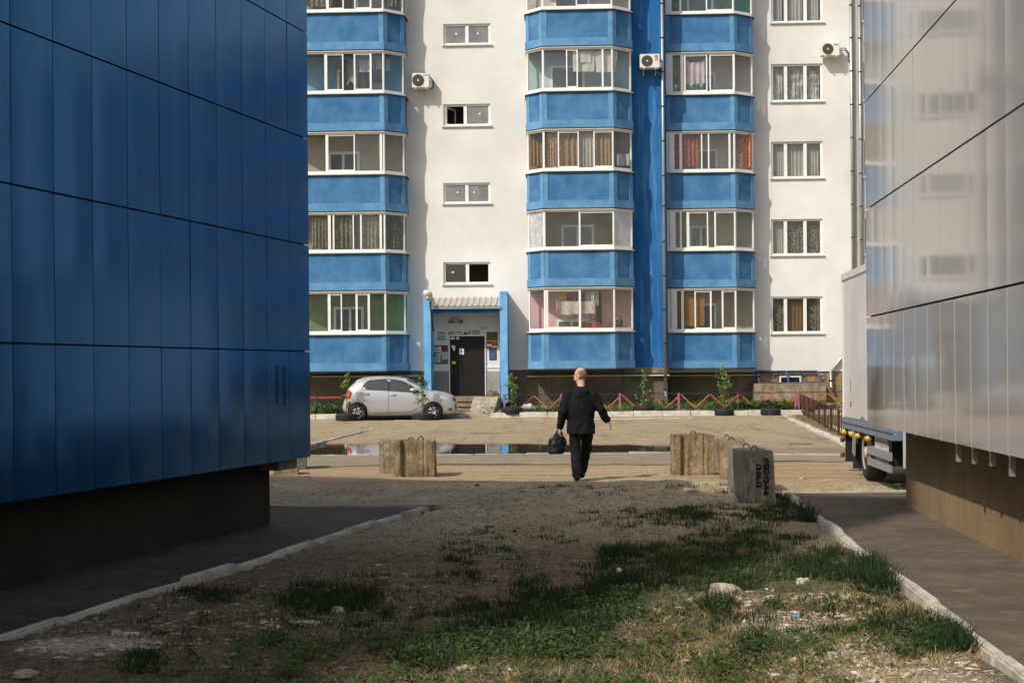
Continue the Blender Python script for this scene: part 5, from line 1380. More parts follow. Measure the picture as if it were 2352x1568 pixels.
# ================================================================== tyres with saplings
M['leaf'] = plain('birch_leaf', srgb(104,128,56), .55, .35, 30)
M['leaf_b'] = plain('young_leaf', srgb(86,108,50), .55, .35, 30)
M['bark'] = plain('sapling_bark', srgb(92,76,58), .85, .2, 30)
def tyre(label, px, py, Y=None, r=.35, hgt=.24, tilt=(0,0), dz=0.0, grp='old tyres along the kerb'):
    p = gnd(px, py, .05) if Y is None else at(px, py, Y); y = p.y + r*.9; x = (px-CX)/F*y
    prof = [(.60,.06),(.66,.0),(.86,-.0),(.97,.06),(1.0,.2),(1.0,.8),(.97,.94),(.86,1.0),(.66,1.0),(.60,.94),(.78,.85),(.80,.5),(.78,.15)]
    n = 40; vs, fs = [], []
    for k in range(n):
        t = 2*PI*k/n
        for a, b in prof: vs.append((r*a*math.cos(t), r*a*math.sin(t), hgt*b))
    m_ = len(prof)
    for k in range(n):
        k2 = (k+1) % n
        for j in range(m_): fs.append((k*m_+j, k*m_+(j+1) % m_, k2*m_+(j+1) % m_, k2*m_+j))
    root = thing('tyre', label, 'tyre', (x, y, gz(x,y)-.01+dz), random.random()*6, grp); root.rotation_euler[0] = tilt[0]; root.rotation_euler[1] = tilt[1]
    me = bpy.data.meshes.new('tyre_body'); me.from_pydata(vs, [], fs); me.materials.append(M['black']); fixn(me); me.polygons.foreach_set('use_smooth', [True]*len(fs)); me.set_sharp_from_angle(angle=R(50)); link('tyre_body', me, root)
    tr = MB()
    for k in range(30):
        t = 2*PI*k/30
        for zz in (.28,.5,.72): tr.obox((r*.995*math.cos(t), r*.995*math.sin(t), hgt*zz), (r*1.012*math.cos(t+.06), r*1.012*math.sin(t+.06), hgt*zz), .035, .03)
    tr.build('tread', M['black'], root)
    if dz == 0: MB().tube([(0,0,.02),(0,0,hgt*.8)], r*.76, 20).build('soil_fill', M['concrete_tan'], root)
    return x, y, gz(x,y)+hgt*.8
def sapling(label, x, y, z, h, nleaf, spread, seed, mat, lean=0.0, trunk_n=1, low=.15, ls=.05):
    r = random.Random(seed); root = thing('sapling', label, 'young tree', (x, y, z-.03), 0, 'saplings planted in tyres')
    tk = MB(); br_pts = []
    for k in range(trunk_n):
        ox = r.uniform(-.05,.05)*k; top = Vector((lean + r.uniform(-.06,.06) + .1*k, r.uniform(-.05,.05), h*(1-.22*k)))
        mid = Vector((ox + lean*.35 + r.uniform(-.03,.03), r.uniform(-.03,.03), h*.5))
        tk.tube([(ox,0,0), tuple(mid), tuple(top)], [.014,.010,.004], 6)
        def on(s, mid=mid, top=top, ox=ox): return Vector((ox,0,0)).lerp(mid, s*2) if s < .5 else mid.lerp(top, s*2-1)
        for b in range(11):
            s = low + (1-low)*(b+r.random())/11; p0 = on(s); a = r.random()*6.28; L = spread*(1.05-s*.75)*r.uniform(.5,1.1)
            p1 = p0 + Vector((math.cos(a)*L, math.sin(a)*L*.8, L*r.uniform(.1,.9)))
            tk.tube([tuple(p0), tuple(p0.lerp(p1,.5)+Vector((0,0,.02))), tuple(p1)], [.005,.004,.002], 5); br_pts.append((p0, p1))
        br_pts.append((on(.6), on(1.0)))
    tk.build('trunk', M['bark'], root)
    lf = MB()
    for i in range(nleaf):
        p0, p1 = br_pts[r.randrange(len(br_pts))]; p = p0.lerp(p1, r.uniform(.25,1.05)) + Vector((r.gauss(0,.03), r.gauss(0,.03), r.gauss(0,.03)))
        d = Vector((r.gauss(0,1), r.gauss(0,1), r.gauss(-.5,.7))).normalized(); q = d.cross(Vector((r.gauss(0,1), r.gauss(0,1), r.gauss(0,1)))).normalized(); n_ = d.cross(q); s = ls*r.uniform(.6,1.25)
        lf.add([p, p+d*s*.4+q*s*.36+n_*s*.05, p+d*s*.75+q*s*.25, p+d*s*1.1, p+d*s*.75-q*s*.25, p+d*s*.4-q*s*.36+n_*s*.05], [(0,1,2,3,4,5)])
    lf.build('crown', mat, root)
TY = [(795,966,'tyre planter with a thin sapling by the car\'s rear wheel'),(970,963,'tyre planter with a sapling before the car\'s front wheel'),(1175,960.5,'tyre planter right of the entrance ramp'),
      (1477,957,'tyre planter behind the walking man, sapling before the drainpipe'),(1661,956.5,'tyre planter with the tallest bushy sapling')]
SP = [(1.36,230,.34,'thin sapling with a bare lower stem beside the car tail',1,.02),(1.42,250,.42,'loose sapling in front of the car bonnet',2,.0),(1.2,280,.42,'bushy low sapling beside the right porch pier',2,-.08),
      (1.30,190,.30,'pale sparse sapling before the plinth behind the walking man',2,.0),(1.58,420,.34,'tallest and leafiest sapling under the right balconies',3,.03)]
for k, ((px, py, lb), (h, nl, sp_, lb2, tn, ln)) in enumerate(zip(TY, SP)):
    x, y, z = tyre(lb, px, py, 49.0 if k < 2 else None); sapling(lb2, x, y, z, h, nl, sp_, k+11, M['leaf'] if k != 1 else M['leaf_b'], ln, tn, ls=.07)
tyre('rear tyre of the two lying together at the lawn corner', 1750, 951.5, tilt=(.05,.03)); tyre('front tyre of the two lying together at the lawn corner', 1769, 956.5, r=.33, tilt=(.04,-.03))

# ================================================================== fences
def yard_fence(name, label, Y, x0, x1, posts, zz, zt, zb, rails, post_mat, zig_mat, rail_mat, phase):
    root = thing(name, label, 'fence', (0, Y, 0))
    for px in posts:
        X = (px-CX)/F*Y; g = gz(X, Y)
        MB().box(X-.035, X+.035, -.03, .03, g-.1, zt+.02).build('post', post_mat, root)
    for z, th, m_ in rails: MB().box(x0, x1, -.012, .012, z-th/2, z+th/2).build('rail', m_, root)
    if zig_mat:
        x = phase; up = True; step = .5115
        while x < x1:
            if x + step > x0:
                a = (x, .015, zb if up else zt-.03); b = (x+step, .015, zt-.03 if up else zb)
                MB().obox(a, b, .012, .04).build('zigzag_bar', zig_mat, root)
            x += step; up = not up
    return root
YF = 52.3
def Xf(px): return (px-CX)/F*YF
zt_f, zb_f = at(1500, 903.5, YF).z, at(1500, 937, YF).z
navy = plain('navy_rail', srgb(40,44,62), .6, .15)
yard_fence('garden_fence', 'low fence of orange zigzag bars and pink posts along the lawn', YF, Xf(1155), Xf(1965), [1158,1288,1423,1558,1694,1831,1960], None, zt_f, zb_f, [(zt_f, .03, navy), (zb_f-.02, .03, navy)], M['pink'], M['orange'], navy, Xf(1158)+.5115)
z1_, z2_ = at(760, 912.5, YF).z, at(760, 945, YF).z
yard_fence('garden_fence', 'low fence with two orange-red rails behind the silver car', YF, Xf(560), Xf(960), [727,860,955], None, z1_, z2_, [(z1_, .07, M['red']), (z2_, .06, M['orange'])], navy, None, M['red'], 0)
# rusty railing running towards the viewer on the right
A_ = Vector((at(1838, 930, 52.0).x, 52.0, 0)); B_ = Vector((at(1990, 930, 30.5).x, 30.5, 0))
rf = thing('railing', 'rusty iron railing running beside the whitewashed kerb towards the truck', 'railing')
def on_line(t): p = A_.lerp(B_, t); return p.x, p.y, max(gz(p.x, p.y), .1)
zt0, zt1 = at(1842, 906, 52.0).z, at(1938, 952, 34.0).z
top = [];
for k in range(11):
    t = k/10; x, y, g = on_line(t); zt2 = zt0 + (zt1-zt0)*min(1, t*1.2); 
    MB().box(x-.03, x+.03, y-.03, y+.03, g-.2, zt2).build('post', M['rust'], rf); top.append((x, y, zt2))
for k in range(10):
    a, b = Vector(top[k]), Vector(top[k+1]); MB().obox(a, b, .04, .035).build('rail', M['rust'], rf); MB().obox(a-Vector((0,0,.55)), b-Vector((0,0,.55)), .03, .03).build('rail', M['rust'], rf)
    for s in (.33, .66):
        p = a.lerp(b, s); q = a.lerp(b, s+.06 if s < .5 else s-.06); MB().obox(p, (q.x, q.y, q.z-.55), .022, .022).build('baluster', M['rust'], rf)
gt = thing('gate_post', 'faded pink welded post frame at the corner of the lawn fence', 'fence post', (at(1835, 940, 51.6).x, 51.6, .1))
for x in (-.12, .0, .16, .28): MB().box(x-.02, x+.02, -.02, .02, -.1, .62).build('upright', M['pink'], gt)
MB().box(-.12, .28, -.015, .015, .60, .64).build('top_bar', M['pink'], gt)
# white lumps on the lawn edge
wl_ = MB().ball((0,0,.06), .10, .08, .09).ball((.16,.02,.08), .12, .09, .10).mesh('bundle', M['paper'], True); o = link('bundle', wl_, None, at(1205, 938, 52.0)); tag(o, 'white bundle lying on the lawn edge right of the ramp', 'bundle')
# ================================================================== people
M['skin'] = plain('skin', srgb(206,164,140), .6, .06, 14); M['jacket'] = two('black_jacket', srgb(9,9,10), srgb(15,15,16), 5, rough=.85, bscale=70, fine=.1, bstr=.2)
M['trousers'] = two('black_trousers', srgb(14,16,17), srgb(23,25,26), 5, rough=.85, bscale=70, fine=.1, bstr=.2); M['shoe'] = plain('black_shoe', srgb(22,21,20), .4, .1, 10)
M['bagm'] = two('black_bag', srgb(18,18,20), srgb(30,30,34), 6, rough=.55, bscale=50, fine=.1)
def chain(mb, pts, rads, seg=14):
    for i in range(len(pts)-1): mb.tube([pts[i], pts[i+1]], [rads[i], rads[i+1]], seg)
    for p, r in zip(pts, rads): mb.ball(p, r, r, r, None, seg, 9)
    return mb
def head_into(mb, c, fwd, sc=1.0, ear=True):
    f = Vector(fwd).normalized(); r = f.cross(Vector((0,0,1))).normalized(); u = r.cross(f)
    m = Matrix((r, f, u)).transposed(); c = Vector(c)
    def b(x, y, z, rx, ry, rz): mb.ball(c + m @ (Vector((x,y,z))*sc), rx*sc, ry*sc, rz*sc, m, 18, 12)
    b(0,-.012,.022,.077,.097,.098); b(0,.028,-.035,.062,.068,.082); b(0,.052,-.085,.040,.040,.034); b(0,.070,-.008,.052,.03,.05)
    b(0,.104,-.022,.014,.022,.018); b(0,.096,.0,.010,.014,.03); b(0,.088,.028,.050,.014,.012); b(0,.090,-.062,.024,.012,.008); b(0,.088,-.078,.021,.012,.008)
    for s in (-1,1):
        b(.046*s,.058,-.028,.020,.022,.018)
        if ear: b(.080*s,-.006,-.010,.012,.022,.034); b(.086*s,-.012,.004,.010,.016,.018)
    return m
def hand_into(mb, wrist, d, n, side, curl=.5, L=.185):
    """palm and five unequal bent fingers; d: towards the fingertips, n: palm normal, side: thumb side"""
    d = Vector(d).normalized(); n = Vector(n); n = (n - d*n.dot(d)).normalized(); s = d.cross(n)*side; w_ = Vector(wrist)
    k = L/.185
    m = Matrix((s, n, d)).transposed()
    mb.ball(w_ + d*.045*k, .040*k, .017*k, .055*k, m); mb.ball(w_ + d*.07*k, .041*k, .014*k, .03*k, m)
    for i, (o, l) in enumerate(((.030,.070),(.010,.080),(-.010,.074),(-.029,.058))):
        p = w_ + s*o*k + d*.082*k; dd = d; pts = [tuple(w_ + s*o*.8*k + d*.05*k), tuple(p)]
        for j, fr in enumerate((.45,.32,.23)):
            a = curl*(.5+.5*j+.06*i); dd = (d*math.cos(a) + n*math.sin(a)); p = p + dd*l*fr*k; pts.append(tuple(p))
        chain(mb, pts, [.010*k,.0095*k,.009*k,.0083*k,.007*k], 8)
    p = w_ + s*.034*k + d*.02*k; pts = [tuple(w_ + d*.015*k + s*.015*k), tuple(p), tuple(p + (s*.7+d*.7).normalized()*.032*k), tuple(p + (s*.7+d*.7).normalized()*.032*k + (s*.25+d*.8+n*.3).normalized()*.028*k)]
    chain(mb, pts, [.014*k,.013*k,.011*k,.009*k], 8)

mp = gnd(1326, 1106.5); mz = gz(mp.x, mp.y)
man = thing('person', 'bald man in black jacket and trousers walking away with a bag in his left hand', 'person', (mp.x+.03, mp.y, mz))
hL, kL, aL = (-.055,.0,.87), (-.055,.035,.47), (-.035,-.035,.085)
hR, kR, aR = (.115,.0,.87), (.125,.20,.50), (.045,.24,.11)
sL, eL, wL = (-.165,.0,1.265), (-.232,-.03,1.02), (-.285,.03,.79)
sR, eR, wR = (.225,.01,1.265), (.335,.0,1.06), (.425,.06,.895)
hc, fw = (.035,.075,1.555), (-.86,.50,-.30)
b = MB()
b.loft([((.03,0,.84),.16,.11,(1,0,0),(0,1,0)),((.03,0,.95),.16,.12,(1,0,0),(0,1,0)),((.03,.0,1.10),.155,.115,(1,0,0),(0,1,0)),((.03,.01,1.22),.175,.12,(1,0,0),(0,1,0)),((.03,.02,1.31),.14,.09,(1,0,0),(0,1,0)),((.04,.04,1.37),.06,.06,(1,0,0),(0,1,0))], 18)
chain(b, [(.04,.03,1.33),(.04,.055,1.44),(.035,.065,1.50)], [.062,.056,.054])
chain(b, [sL,eL,wL], [.062,.046,.030]); chain(b, [sR,eR,wR], [.062,.046,.030])
chain(b, [hL,kL,aL], [.092,.060,.045]); chain(b, [hR,kR,aR], [.092,.060,.045])
chain(b, [aL,(-.05,.12,.045)], [.045,.035]); chain(b, [aR,(.04,.38,.05)], [.045,.035])
hm_ = head_into(b, hc, fw)
hand_into(b, wL, (-.05,.12,-1), (1,0,0), 1, 1.15); hand_into(b, wR, (.55,.12,-.85), (-.75,.25,-.55), 1, .55)
link('body', remeshed(b.mesh('body'), .0058, 2, M['skin']), man)
# cropped hair at the back and sides of the head
hr = MB(); hv = []
f_ = Vector(fw).normalized()
hr.ball(Vector(hc)+hm_ @ Vector((0,-.012,.022)), .0785, .0985, .0995, hm_, 28, 18)
keep = []
for fc_ in hr.f:
    c_ = sum((Vector(hr.v[i]) for i in fc_), Vector())/len(fc_) - Vector(hc); l_ = hm_.transposed() @ c_
    if l_.y < .01 and l_.z < .075 - max(0, l_.y+.03)*1.2 and l_.z > -.055: keep.append(fc_)
hr.f = keep; hr.build('hair', plain('cropped_hair', srgb(128,98,76), .85, .2, 60), man, True)
j = MB()
A = ((1,0,0),(0,1,0))
j.loft([((.03,.0,.70),.222,.165,*A),((.03,.0,.84),.212,.155,*A),((.03,-.005,.98),.195,.145,*A),((.03,-.005,1.10),.205,.148,*A),((.03,.0,1.20),.212,.142,*A),((.03,.01,1.285),.175,.115,*A),((.035,.02,1.35),.108,.092,*A),((.04,.035,1.405),.080,.080,*A)], 22)
j.ball((.04,-.05,1.315), .125, .075, .06); j.ball((.03,-.085,1.26), .10, .05, .06)
lerp = lambda a, b, t: tuple(Vector(a).lerp(Vector(b), t))
chain(j, [lerp(sL,(0,0,1.25),.1),lerp(sL,eL,.5),eL,lerp(eL,wL,.5),lerp(eL,wL,.93)], [.088,.080,.070,.062,.056])
chain(j, [lerp(sR,(0,0,1.25),.1),lerp(sR,eR,.5),eR,lerp(eR,wR,.5),lerp(eR,wR,.93)], [.088,.080,.070,.062,.056])
j.ball((.20,.03,.80), .05, .08, .11); j.ball((.215,.0,1.0), .03, .06, .09)
jm = remeshed(j.mesh('jacket'), .0125, 3, M['jacket'])
from mathutils import noise as mnoise
for v in jm.vertices:
    q = v.co; n_ = mnoise.noise(Vector((q.x*9, q.y*9, q.z*5)))*.018 + mnoise.noise(Vector((q.x*20, q.y*20, q.z*14)))*.008; v.co = q + v.normal*n_
link('jacket', jm, man)
tr = MB()
tr.loft([((.03,0,.70),.17,.125,*A),((.03,0,.86),.185,.135,*A),((.03,0,.95),.175,.13,*A)], 20)
chain(tr, [hL,lerp(hL,kL,.5),kL,lerp(kL,aL,.5),lerp(aL,kL,.05)], [.115,.098,.083,.078,.074]); chain(tr, [hR,lerp(hR,kR,.5),kR,lerp(kR,aR,.5),lerp(aR,kR,.05)], [.115,.098,.085,.078,.072])
tm = remeshed(tr.mesh('trousers'), .0125, 3, M['trousers'])
for v in tm.vertices:
    q = v.co; v.co = q + v.normal*(mnoise.noise(Vector((q.x*10, q.y*10, q.z*12)))*.011)
link('trousers', tm, man)
for a, yaw in ((aL, -.1), (aR, .1)):
    s_ = MB(); x, y, z = a; e = Vector((math.sin(-yaw), math.cos(yaw), 0)); px_ = Vector((e.y, -e.x, 0)); zz = z-.085
    s_.loft([(Vector((x,y,zz))-e*.09+Vector((0,0,.045)),.03,.04,px_,(0,0,1)),(Vector((x,y,zz))-e*.06+Vector((0,0,.055)),.045,.055,px_,(0,0,1)),(Vector((x,y,zz))+e*.04+Vector((0,0,.055)),.045,.055,px_,(0,0,1)),(Vector((x,y,zz))+e*.13+Vector((0,0,.04)),.05,.04,px_,(0,0,1)),(Vector((x,y,zz))+e*.19+Vector((0,0,.03)),.03,.028,px_,(0,0,1))], 14)
    s_.build('shoe', M['shoe'], man, True)
# bag
bg_ = thing('bag', 'soft black holdall held low in the walking man\'s left hand', 'bag', (mp.x+.03-.315, mp.y+.04, mz+.40), .25)
q = MB(); q.loft([((-.02,0,.0),.115,.06,*A),((-.02,0,.03),.132,.075,*A),((-.01,0,.14),.128,.075,*A),((.0,0,.24),.10,.055,*A),((.01,0,.29),.06,.03,*A),((.02,0,.305),.03,.012,*A)], 18); q.ball((-.12,0,.19), .03, .04, .05); q.ball((.115,0,.18), .025, .04, .06)
qm = remeshed(q.mesh('bag_body'), .010, 3, M['bagm'])
for v in qm.vertices: v.co += v.normal*mnoise.noise(v.co*16)*.013
link('bag_body', qm, bg_)
for s in (-.03, .03): MB().tube([(-.05,s,.25),(-.01,s*.6,.335),(.03,s*.2,.365),(.06,s*.6,.32),(.075,s,.23)], .010, 8).build('handle', M['bagm'], bg_, True)

# woman at the pink balcony
wu, wz = W(1362, 735, .78)
zfl = LVM[0][0]+.18; hgt_w = W(1362, 719.5, .78)[1]-zfl; k = hgt_w/1.64
wom = thing('person', 'dark-haired woman in a red top looking out of the lowest pink balcony', 'person', LW(wu, .78, zfl), -FA + PI); wom.scale = (k, k, k)
b = MB()
b.loft([((0,0,.80),.15,.11,*A),((0,0,.95),.145,.10,*A),((0,0,1.12),.15,.115,*A),((0,0,1.25),.165,.11,*A),((0,0,1.33),.12,.08,*A),((0,0,1.38),.05,.05,*A)], 16)
chain(b, [(0,0,1.34),(0,.0,1.42),(0,.01,1.48)], [.05,.045,.045]); head_into(b, (0,.015,1.53), (0,1,-.08), .95)
for s in (-1, 1):
    chain(b, [(.17*s,0,1.30),(.22*s,.02,1.05),(.20*s,.16,.90)], [.055,.042,.028]); hand_into(b, (.20*s,.16,.90), (0,.8,-.4), (0,-.3,-1), -s, .4, .165)
    chain(b, [(.08*s,0,.82),(.08*s,.01,.45),(.08*s,0,.07),(.08*s,.14,.035)], [.085,.06,.042,.032])
link('body', remeshed(b.mesh('body'), .009, 2, M['skin']), wom)
rd = MB(); rd.loft([((0,0,.76),.19,.14,*A),((0,0,.95),.165,.125,*A),((0,0,1.14),.175,.14,*A),((0,0,1.26),.182,.122,*A),((0,0,1.315),.145,.095,*A)], 20)
for s in (-1, 1): chain(rd, [(.155*s,0,1.28),(.19*s,.008,1.19)], [.07,.062])
link('red_top', remeshed(rd.mesh('red_top'), .012, 3, plain('red_cloth', srgb(190,34,32), .85, .1, 20)), wom)
sk = MB(); sk.loft([((0,0,.45),.2,.16,*A),((0,0,.82),.18,.135,*A)], 18); sk.build('skirt', M['trousers'], wom, True)
hr = MB(); hr.ball((0,-.015,1.565), .092, .102, .10); hr.ball((-.07,-.02,1.50), .03, .06, .09); hr.ball((.07,-.02,1.50), .03, .06, .09); hr.ball((0,.06,1.61), .06, .035, .025)
link('hair', remeshed(hr.mesh('hair'), .011, 2, plain('dark_hair', srgb(36,26,24), .5, .1, 30)), wom)
# ================================================================== vegetation and rubble on the waste ground
rg = np.random.default_rng(23)
M['grass'] = None
def green(name, a, b, c, sc=7):
    t = NT(name); p = t.pos(); n1 = t.noise(p, sc, 4); n2 = t.noise(p, 120, 2)
    col = t.mix(t.ramp(n1, [(.35,0.0),(.65,1.0)]), a, b); col = t.mix(t.ramp(n2, [(.45,0.0),(.75,.8)]), col, c)
    d = t.n('ShaderNodeBsdfPrincipled'); t.l(col, d.inputs['Base Color']); d.inputs['Roughness'].default_value = .6; d.inputs['Specular IOR Level'].default_value = .25
    tl = t.n('ShaderNodeBsdfTranslucent'); t.l(col, tl.inputs[0]); ms = t.n('ShaderNodeMixShader'); ms.inputs[0].default_value = .22
    t.l(d.outputs[0], ms.inputs[1]); t.l(tl.outputs[0], ms.inputs[2]); t.l(ms.outputs[0], t.out.inputs[0]); return t.m
M['grass'] = green('grass_blade', srgb(28,46,24), srgb(42,62,30), srgb(72,88,44)); M['weed'] = green('weed_leaf', srgb(52,74,34), srgb(74,96,44), srgb(104,118,58)); M['grass_light'] = green('grass_blade_light', srgb(64,84,38), srgb(88,104,50), srgb(126,128,72)); M['straw'] = plain('dry_straw', srgb(176,150,100), .9, .25, 30)
def px_points(cx, cy, rx, ry, n):
    a = rg.random(n)*2*PI; r = np.sqrt(rg.random(n)); px = cx + rx*r*np.cos(a); py = cy + ry*r*np.sin(a)
    xc = (px-CX)/F; yc = (HY-py)/F; X = xc*_cr+yc*_sr; Z = -xc*_sr+yc*_cr; Y = -H/Z
    return X*Y, Y
def soil_ok(x, y):
    return (x > np.array(line_x(KL0, KL1, y))+.03) & (x < np.array(line_x(KR0, KR1, y))-.01) & (y > 5.5)
def np_mesh(name, V, Fq, mat, kind='stuff', label=None):
    me = bpy.data.meshes.new(name); me.vertices.add(len(V)); me.vertices.foreach_set('co', V.astype(np.float32).ravel())
    k = Fq.shape[1]; me.loops.add(Fq.size); me.loops.foreach_set('vertex_index', Fq.astype(np.int32).ravel()); me.polygons.add(len(Fq))
    me.polygons.foreach_set('loop_start', np.arange(0, Fq.size, k, dtype=np.int32)); me.polygons.foreach_set('loop_total', np.full(len(Fq), k, dtype=np.int32)); me.update(); me.materials.append(mat)
    o = link(name, me); tag(o, label, None, None, kind); return o
def blades(bx, by, L, lean, wd):
    n = len(bx); z = ground_z(bx, by) - .005; a = rg.random(n)*2*PI; la = rg.random(n)*2*PI
    dx, dy = np.cos(a)*lean*L, np.sin(a)*lean*L; hz = L*np.sqrt(np.clip(1-lean**2*.8, .1, 1)); wx, wy = np.cos(la)*wd, np.sin(la)*wd
    V = np.zeros((n, 5, 3))
    V[:,0] = np.stack([bx-wx, by-wy, z], -1); V[:,1] = np.stack([bx+wx, by+wy, z], -1)
    V[:,2] = np.stack([bx+dx*.4+wx*.75, by+dy*.4+wy*.75, z+hz*.62], -1); V[:,3] = np.stack([bx+dx*.4-wx*.75, by+dy*.4-wy*.75, z+hz*.62], -1); V[:,4] = np.stack([bx+dx, by+dy, z+hz], -1)
    base = np.arange(n)[:,None]*5; q = np.concatenate([base+np.array([0,1,2]), base+np.array([0,2,3]), base+np.array([3,2,4])], 0)
    return V.reshape(-1, 3), q
# (cx, cy, rx, ry, tufts, blade length, blades a tuft, tuft radius)
PATCH = [(1190,1440,200,65,120,.13,46,.09),(1330,1385,130,50,60,.13,46,.08),(1420,1350,70,26,36,.15,60,.08),(760,1390,110,34,64,.13,50,.08),(1230,1360,60,24,20,.12,40,.07),(470,1388,90,24,24,.10,40,.07),(1050,1340,50,14,10,.10,36,.06),
  (1060,1300,40,12,8,.10,36,.05),(1600,1285,160,34,90,.10,40,.09),(1640,1220,140,30,70,.10,36,.10),(1800,1180,80,24,70,.11,40,.09),(1560,1190,120,22,44,.09,34,.08),(1780,1290,170,55,120,.12,44,.10),(1420,1290,50,20,26,.14,50,.07),(1650,1340,120,28,30,.11,44,.08),
  (1900,1310,90,40,50,.15,50,.08),(2020,1338,60,40,46,.24,60,.07),(1865,1182,22,20,26,.24,60,.06),(1790,1150,30,14,16,.14,40,.06),(1635,1400,44,22,16,.17,60,.06),(1985,1330,60,30,20,.22,60,.06),(2180,1470,70,40,46,.16,56,.07),(2060,1450,60,34,26,.13,50,.07),
  (1740,1490,40,30,14,.15,54,.05),(980,1530,60,26,12,.18,60,.06),(330,1530,40,26,10,.14,50,.06),(1620,1420,200,30,40,.08,34,.08),(1350,1420,120,40,60,.11,40,.08),(1500,1330,180,30,60,.08,34,.08),(1090,1260,90,14,14,.09,30,.05),(1180,1230,160,18,18,.08,30,.06),
  (900,1360,200,40,20,.08,34,.06),(1000,1400,260,60,26,.09,34,.06),(700,1440,260,60,26,.08,34,.06),(620,1180,60,10,6,.06,26,.06),(1330,1130,110,10,18,.07,30,.08),(1640,1122,120,8,26,.08,34,.09),(1970,1120,120,8,26,.06,30,.09),(1290,1140,300,24,26,.05,24,.08),
  (900,1475,330,60,40,.09,36,.06),(1500,1500,420,46,60,.08,34,.06),(2020,1420,160,50,40,.10,40,.06),(450,1460,280,70,24,.08,34,.06),(1430,1200,120,30,22,.08,30,.07),(1240,1300,220,50,26,.08,30,.06),(1860,1420,200,40,30,.09,36,.06),(1700,1180,200,30,36,.08,30,.1)]
BX, BY, BL, BN = [], [], [], []
for cx, cy, rx, ry, nt_, L, nb_, tr_ in PATCH:
    tx, ty = px_points(cx, cy, rx, ry, int(nt_*1.15))
    for x, y in zip(tx, ty):
        n = int(nb_*rg.uniform(.5,1.3)); s = rg.uniform(.6,1.35)
        BX.append(x + rg.normal(0, tr_*.6*s, n)); BY.append(y + rg.normal(0, tr_*.6*s, n)); BL.append(L*.72*s*rg.uniform(.25,1.2,n))
BX, BY, BL = map(np.concatenate, (BX, BY, BL)); ok = soil_ok(BX, BY); BX, BY, BL = BX[ok], BY[ok], BL[ok]
V_, Q_ = blades(BX, BY, BL, rg.uniform(.15,.95,len(BX)), rg.uniform(.0014,.0030,len(BX))*(1+.03*BY))
np_mesh('grass', V_, Q_, M['grass'], label='dark green grass tufts growing over the waste ground')
gx, gy = [], []
for cx, cy, rx, ry, n in ((1200,1580,800,60,7000),(1500,1400,600,130,9000),(1250,1500,400,60,5000),(1750,1300,260,70,5000),(1850,1480,380,70,5000),(900,1420,400,110,4000),(1400,1240,400,70,3000),(1700,1170,300,40,2200)):
    x, y = px_points(cx, cy, rx, ry, n); gx.append(x); gy.append(y)
gx, gy = np.concatenate(gx), np.concatenate(gy); ok = soil_ok(gx, gy) & (fbm(gx*1.6, gy*1.6, 91, 4) > .5); gx, gy = gx[ok], gy[ok]
V_, Q_ = blades(gx, gy, rg.uniform(.015,.075,len(gx)), rg.uniform(.3,1.0,len(gx)), rg.uniform(.0014,.003,len(gx)))
np_mesh('grass', V_, Q_, M['grass_light'], label='short light green grass sprouting thinly between the tufts')
# straw and dead stalks
sx, sy = [], []
for cx, cy, rx, ry, n in ((1850,1480,440,110,7000),(1300,1550,600,60,2600),(700,1480,600,80,800),(1500,1380,600,120,900),(2050,1400,160,60,700)):
    x, y = px_points(cx, cy, rx, ry, n); sx.append(x); sy.append(y)
sx, sy = np.concatenate(sx), np.concatenate(sy); ok = soil_ok(sx, sy); sx, sy = sx[ok], sy[ok]
V_, Q_ = blades(sx, sy, rg.uniform(.03,.13,len(sx)), rg.uniform(.9,1.08,len(sx)), rg.uniform(.0012,.0022,len(sx)))
np_mesh('dry_straw', V_, Q_, M['straw'], label='dry straw scattered over the sunlit ground')
# broad-leaved weeds
PW = [(1000,1590,500,40,110),(1600,1590,400,40,80),(500,1580,300,40,40),(1060,1490,260,40,120),(700,1500,120,30,50),(1000,1520,120,30,46),(1250,1480,160,40,60),(1780,1500,130,50,60),(1440,1480,140,46,50),(1950,1480,120,40,36),(1500,1400,160,40,60),(2090,1490,50,30,34),(2190,1470,60,30,34),(680,1550,40,16,14),(540,1520,240,40,36),(1650,1540,160,26,44),(1330,1390,120,40,40),(1850,1390,120,30,22),(900,1420,300,60,30),(1700,1300,150,50,40)]
LX_, LY_, LZ_, LD = [], [], [], []
vs, fs = [], []
def weed(x, y, h, n, s):
    z0 = gz(x, y); base = Vector((x, y, z0))
    for k in range(n):
        a = rg.random()*6.283; rr = abs(rg.normal(0, .05)); hh = h*rg.uniform(.25,1.0)
        p = base + Vector((math.cos(a)*rr, math.sin(a)*rr, hh)); d = Vector((math.cos(a)*.8+rg.normal(0,.3), math.sin(a)*.8+rg.normal(0,.3), rg.uniform(-.3,.5))).normalized(); q = d.cross(Vector((0,0,1))).normalized(); L = s*rg.uniform(.6,1.3); o = len(vs)
        vs.extend([p, p+d*L*.35+q*L*.30, p+d*L*.5+q*L*.14, p+d*L*.75+q*L*.22, p+d*L*1.1, p+d*L*.75-q*L*.22, p+d*L*.5-q*L*.14, p+d*L*.35-q*L*.30])
        fs.append((o,o+1,o+2,o+3,o+4,o+5,o+6,o+7))
for cx, cy, rx, ry, n in PW:
    x, y = px_points(cx, cy, rx, ry, n); ok = soil_ok(x, y)
    for a, b_ in zip(x[ok], y[ok]): weed(a, b_, rg.uniform(.03,.10), int(rg.integers(10,24)), rg.uniform(.022,.042))
me = bpy.data.meshes.new('weeds'); me.from_pydata(vs, [], fs); me.materials.append(M['weed']); tag(link('weeds', me), 'leafy light green weeds in the foreground', kind='stuff')
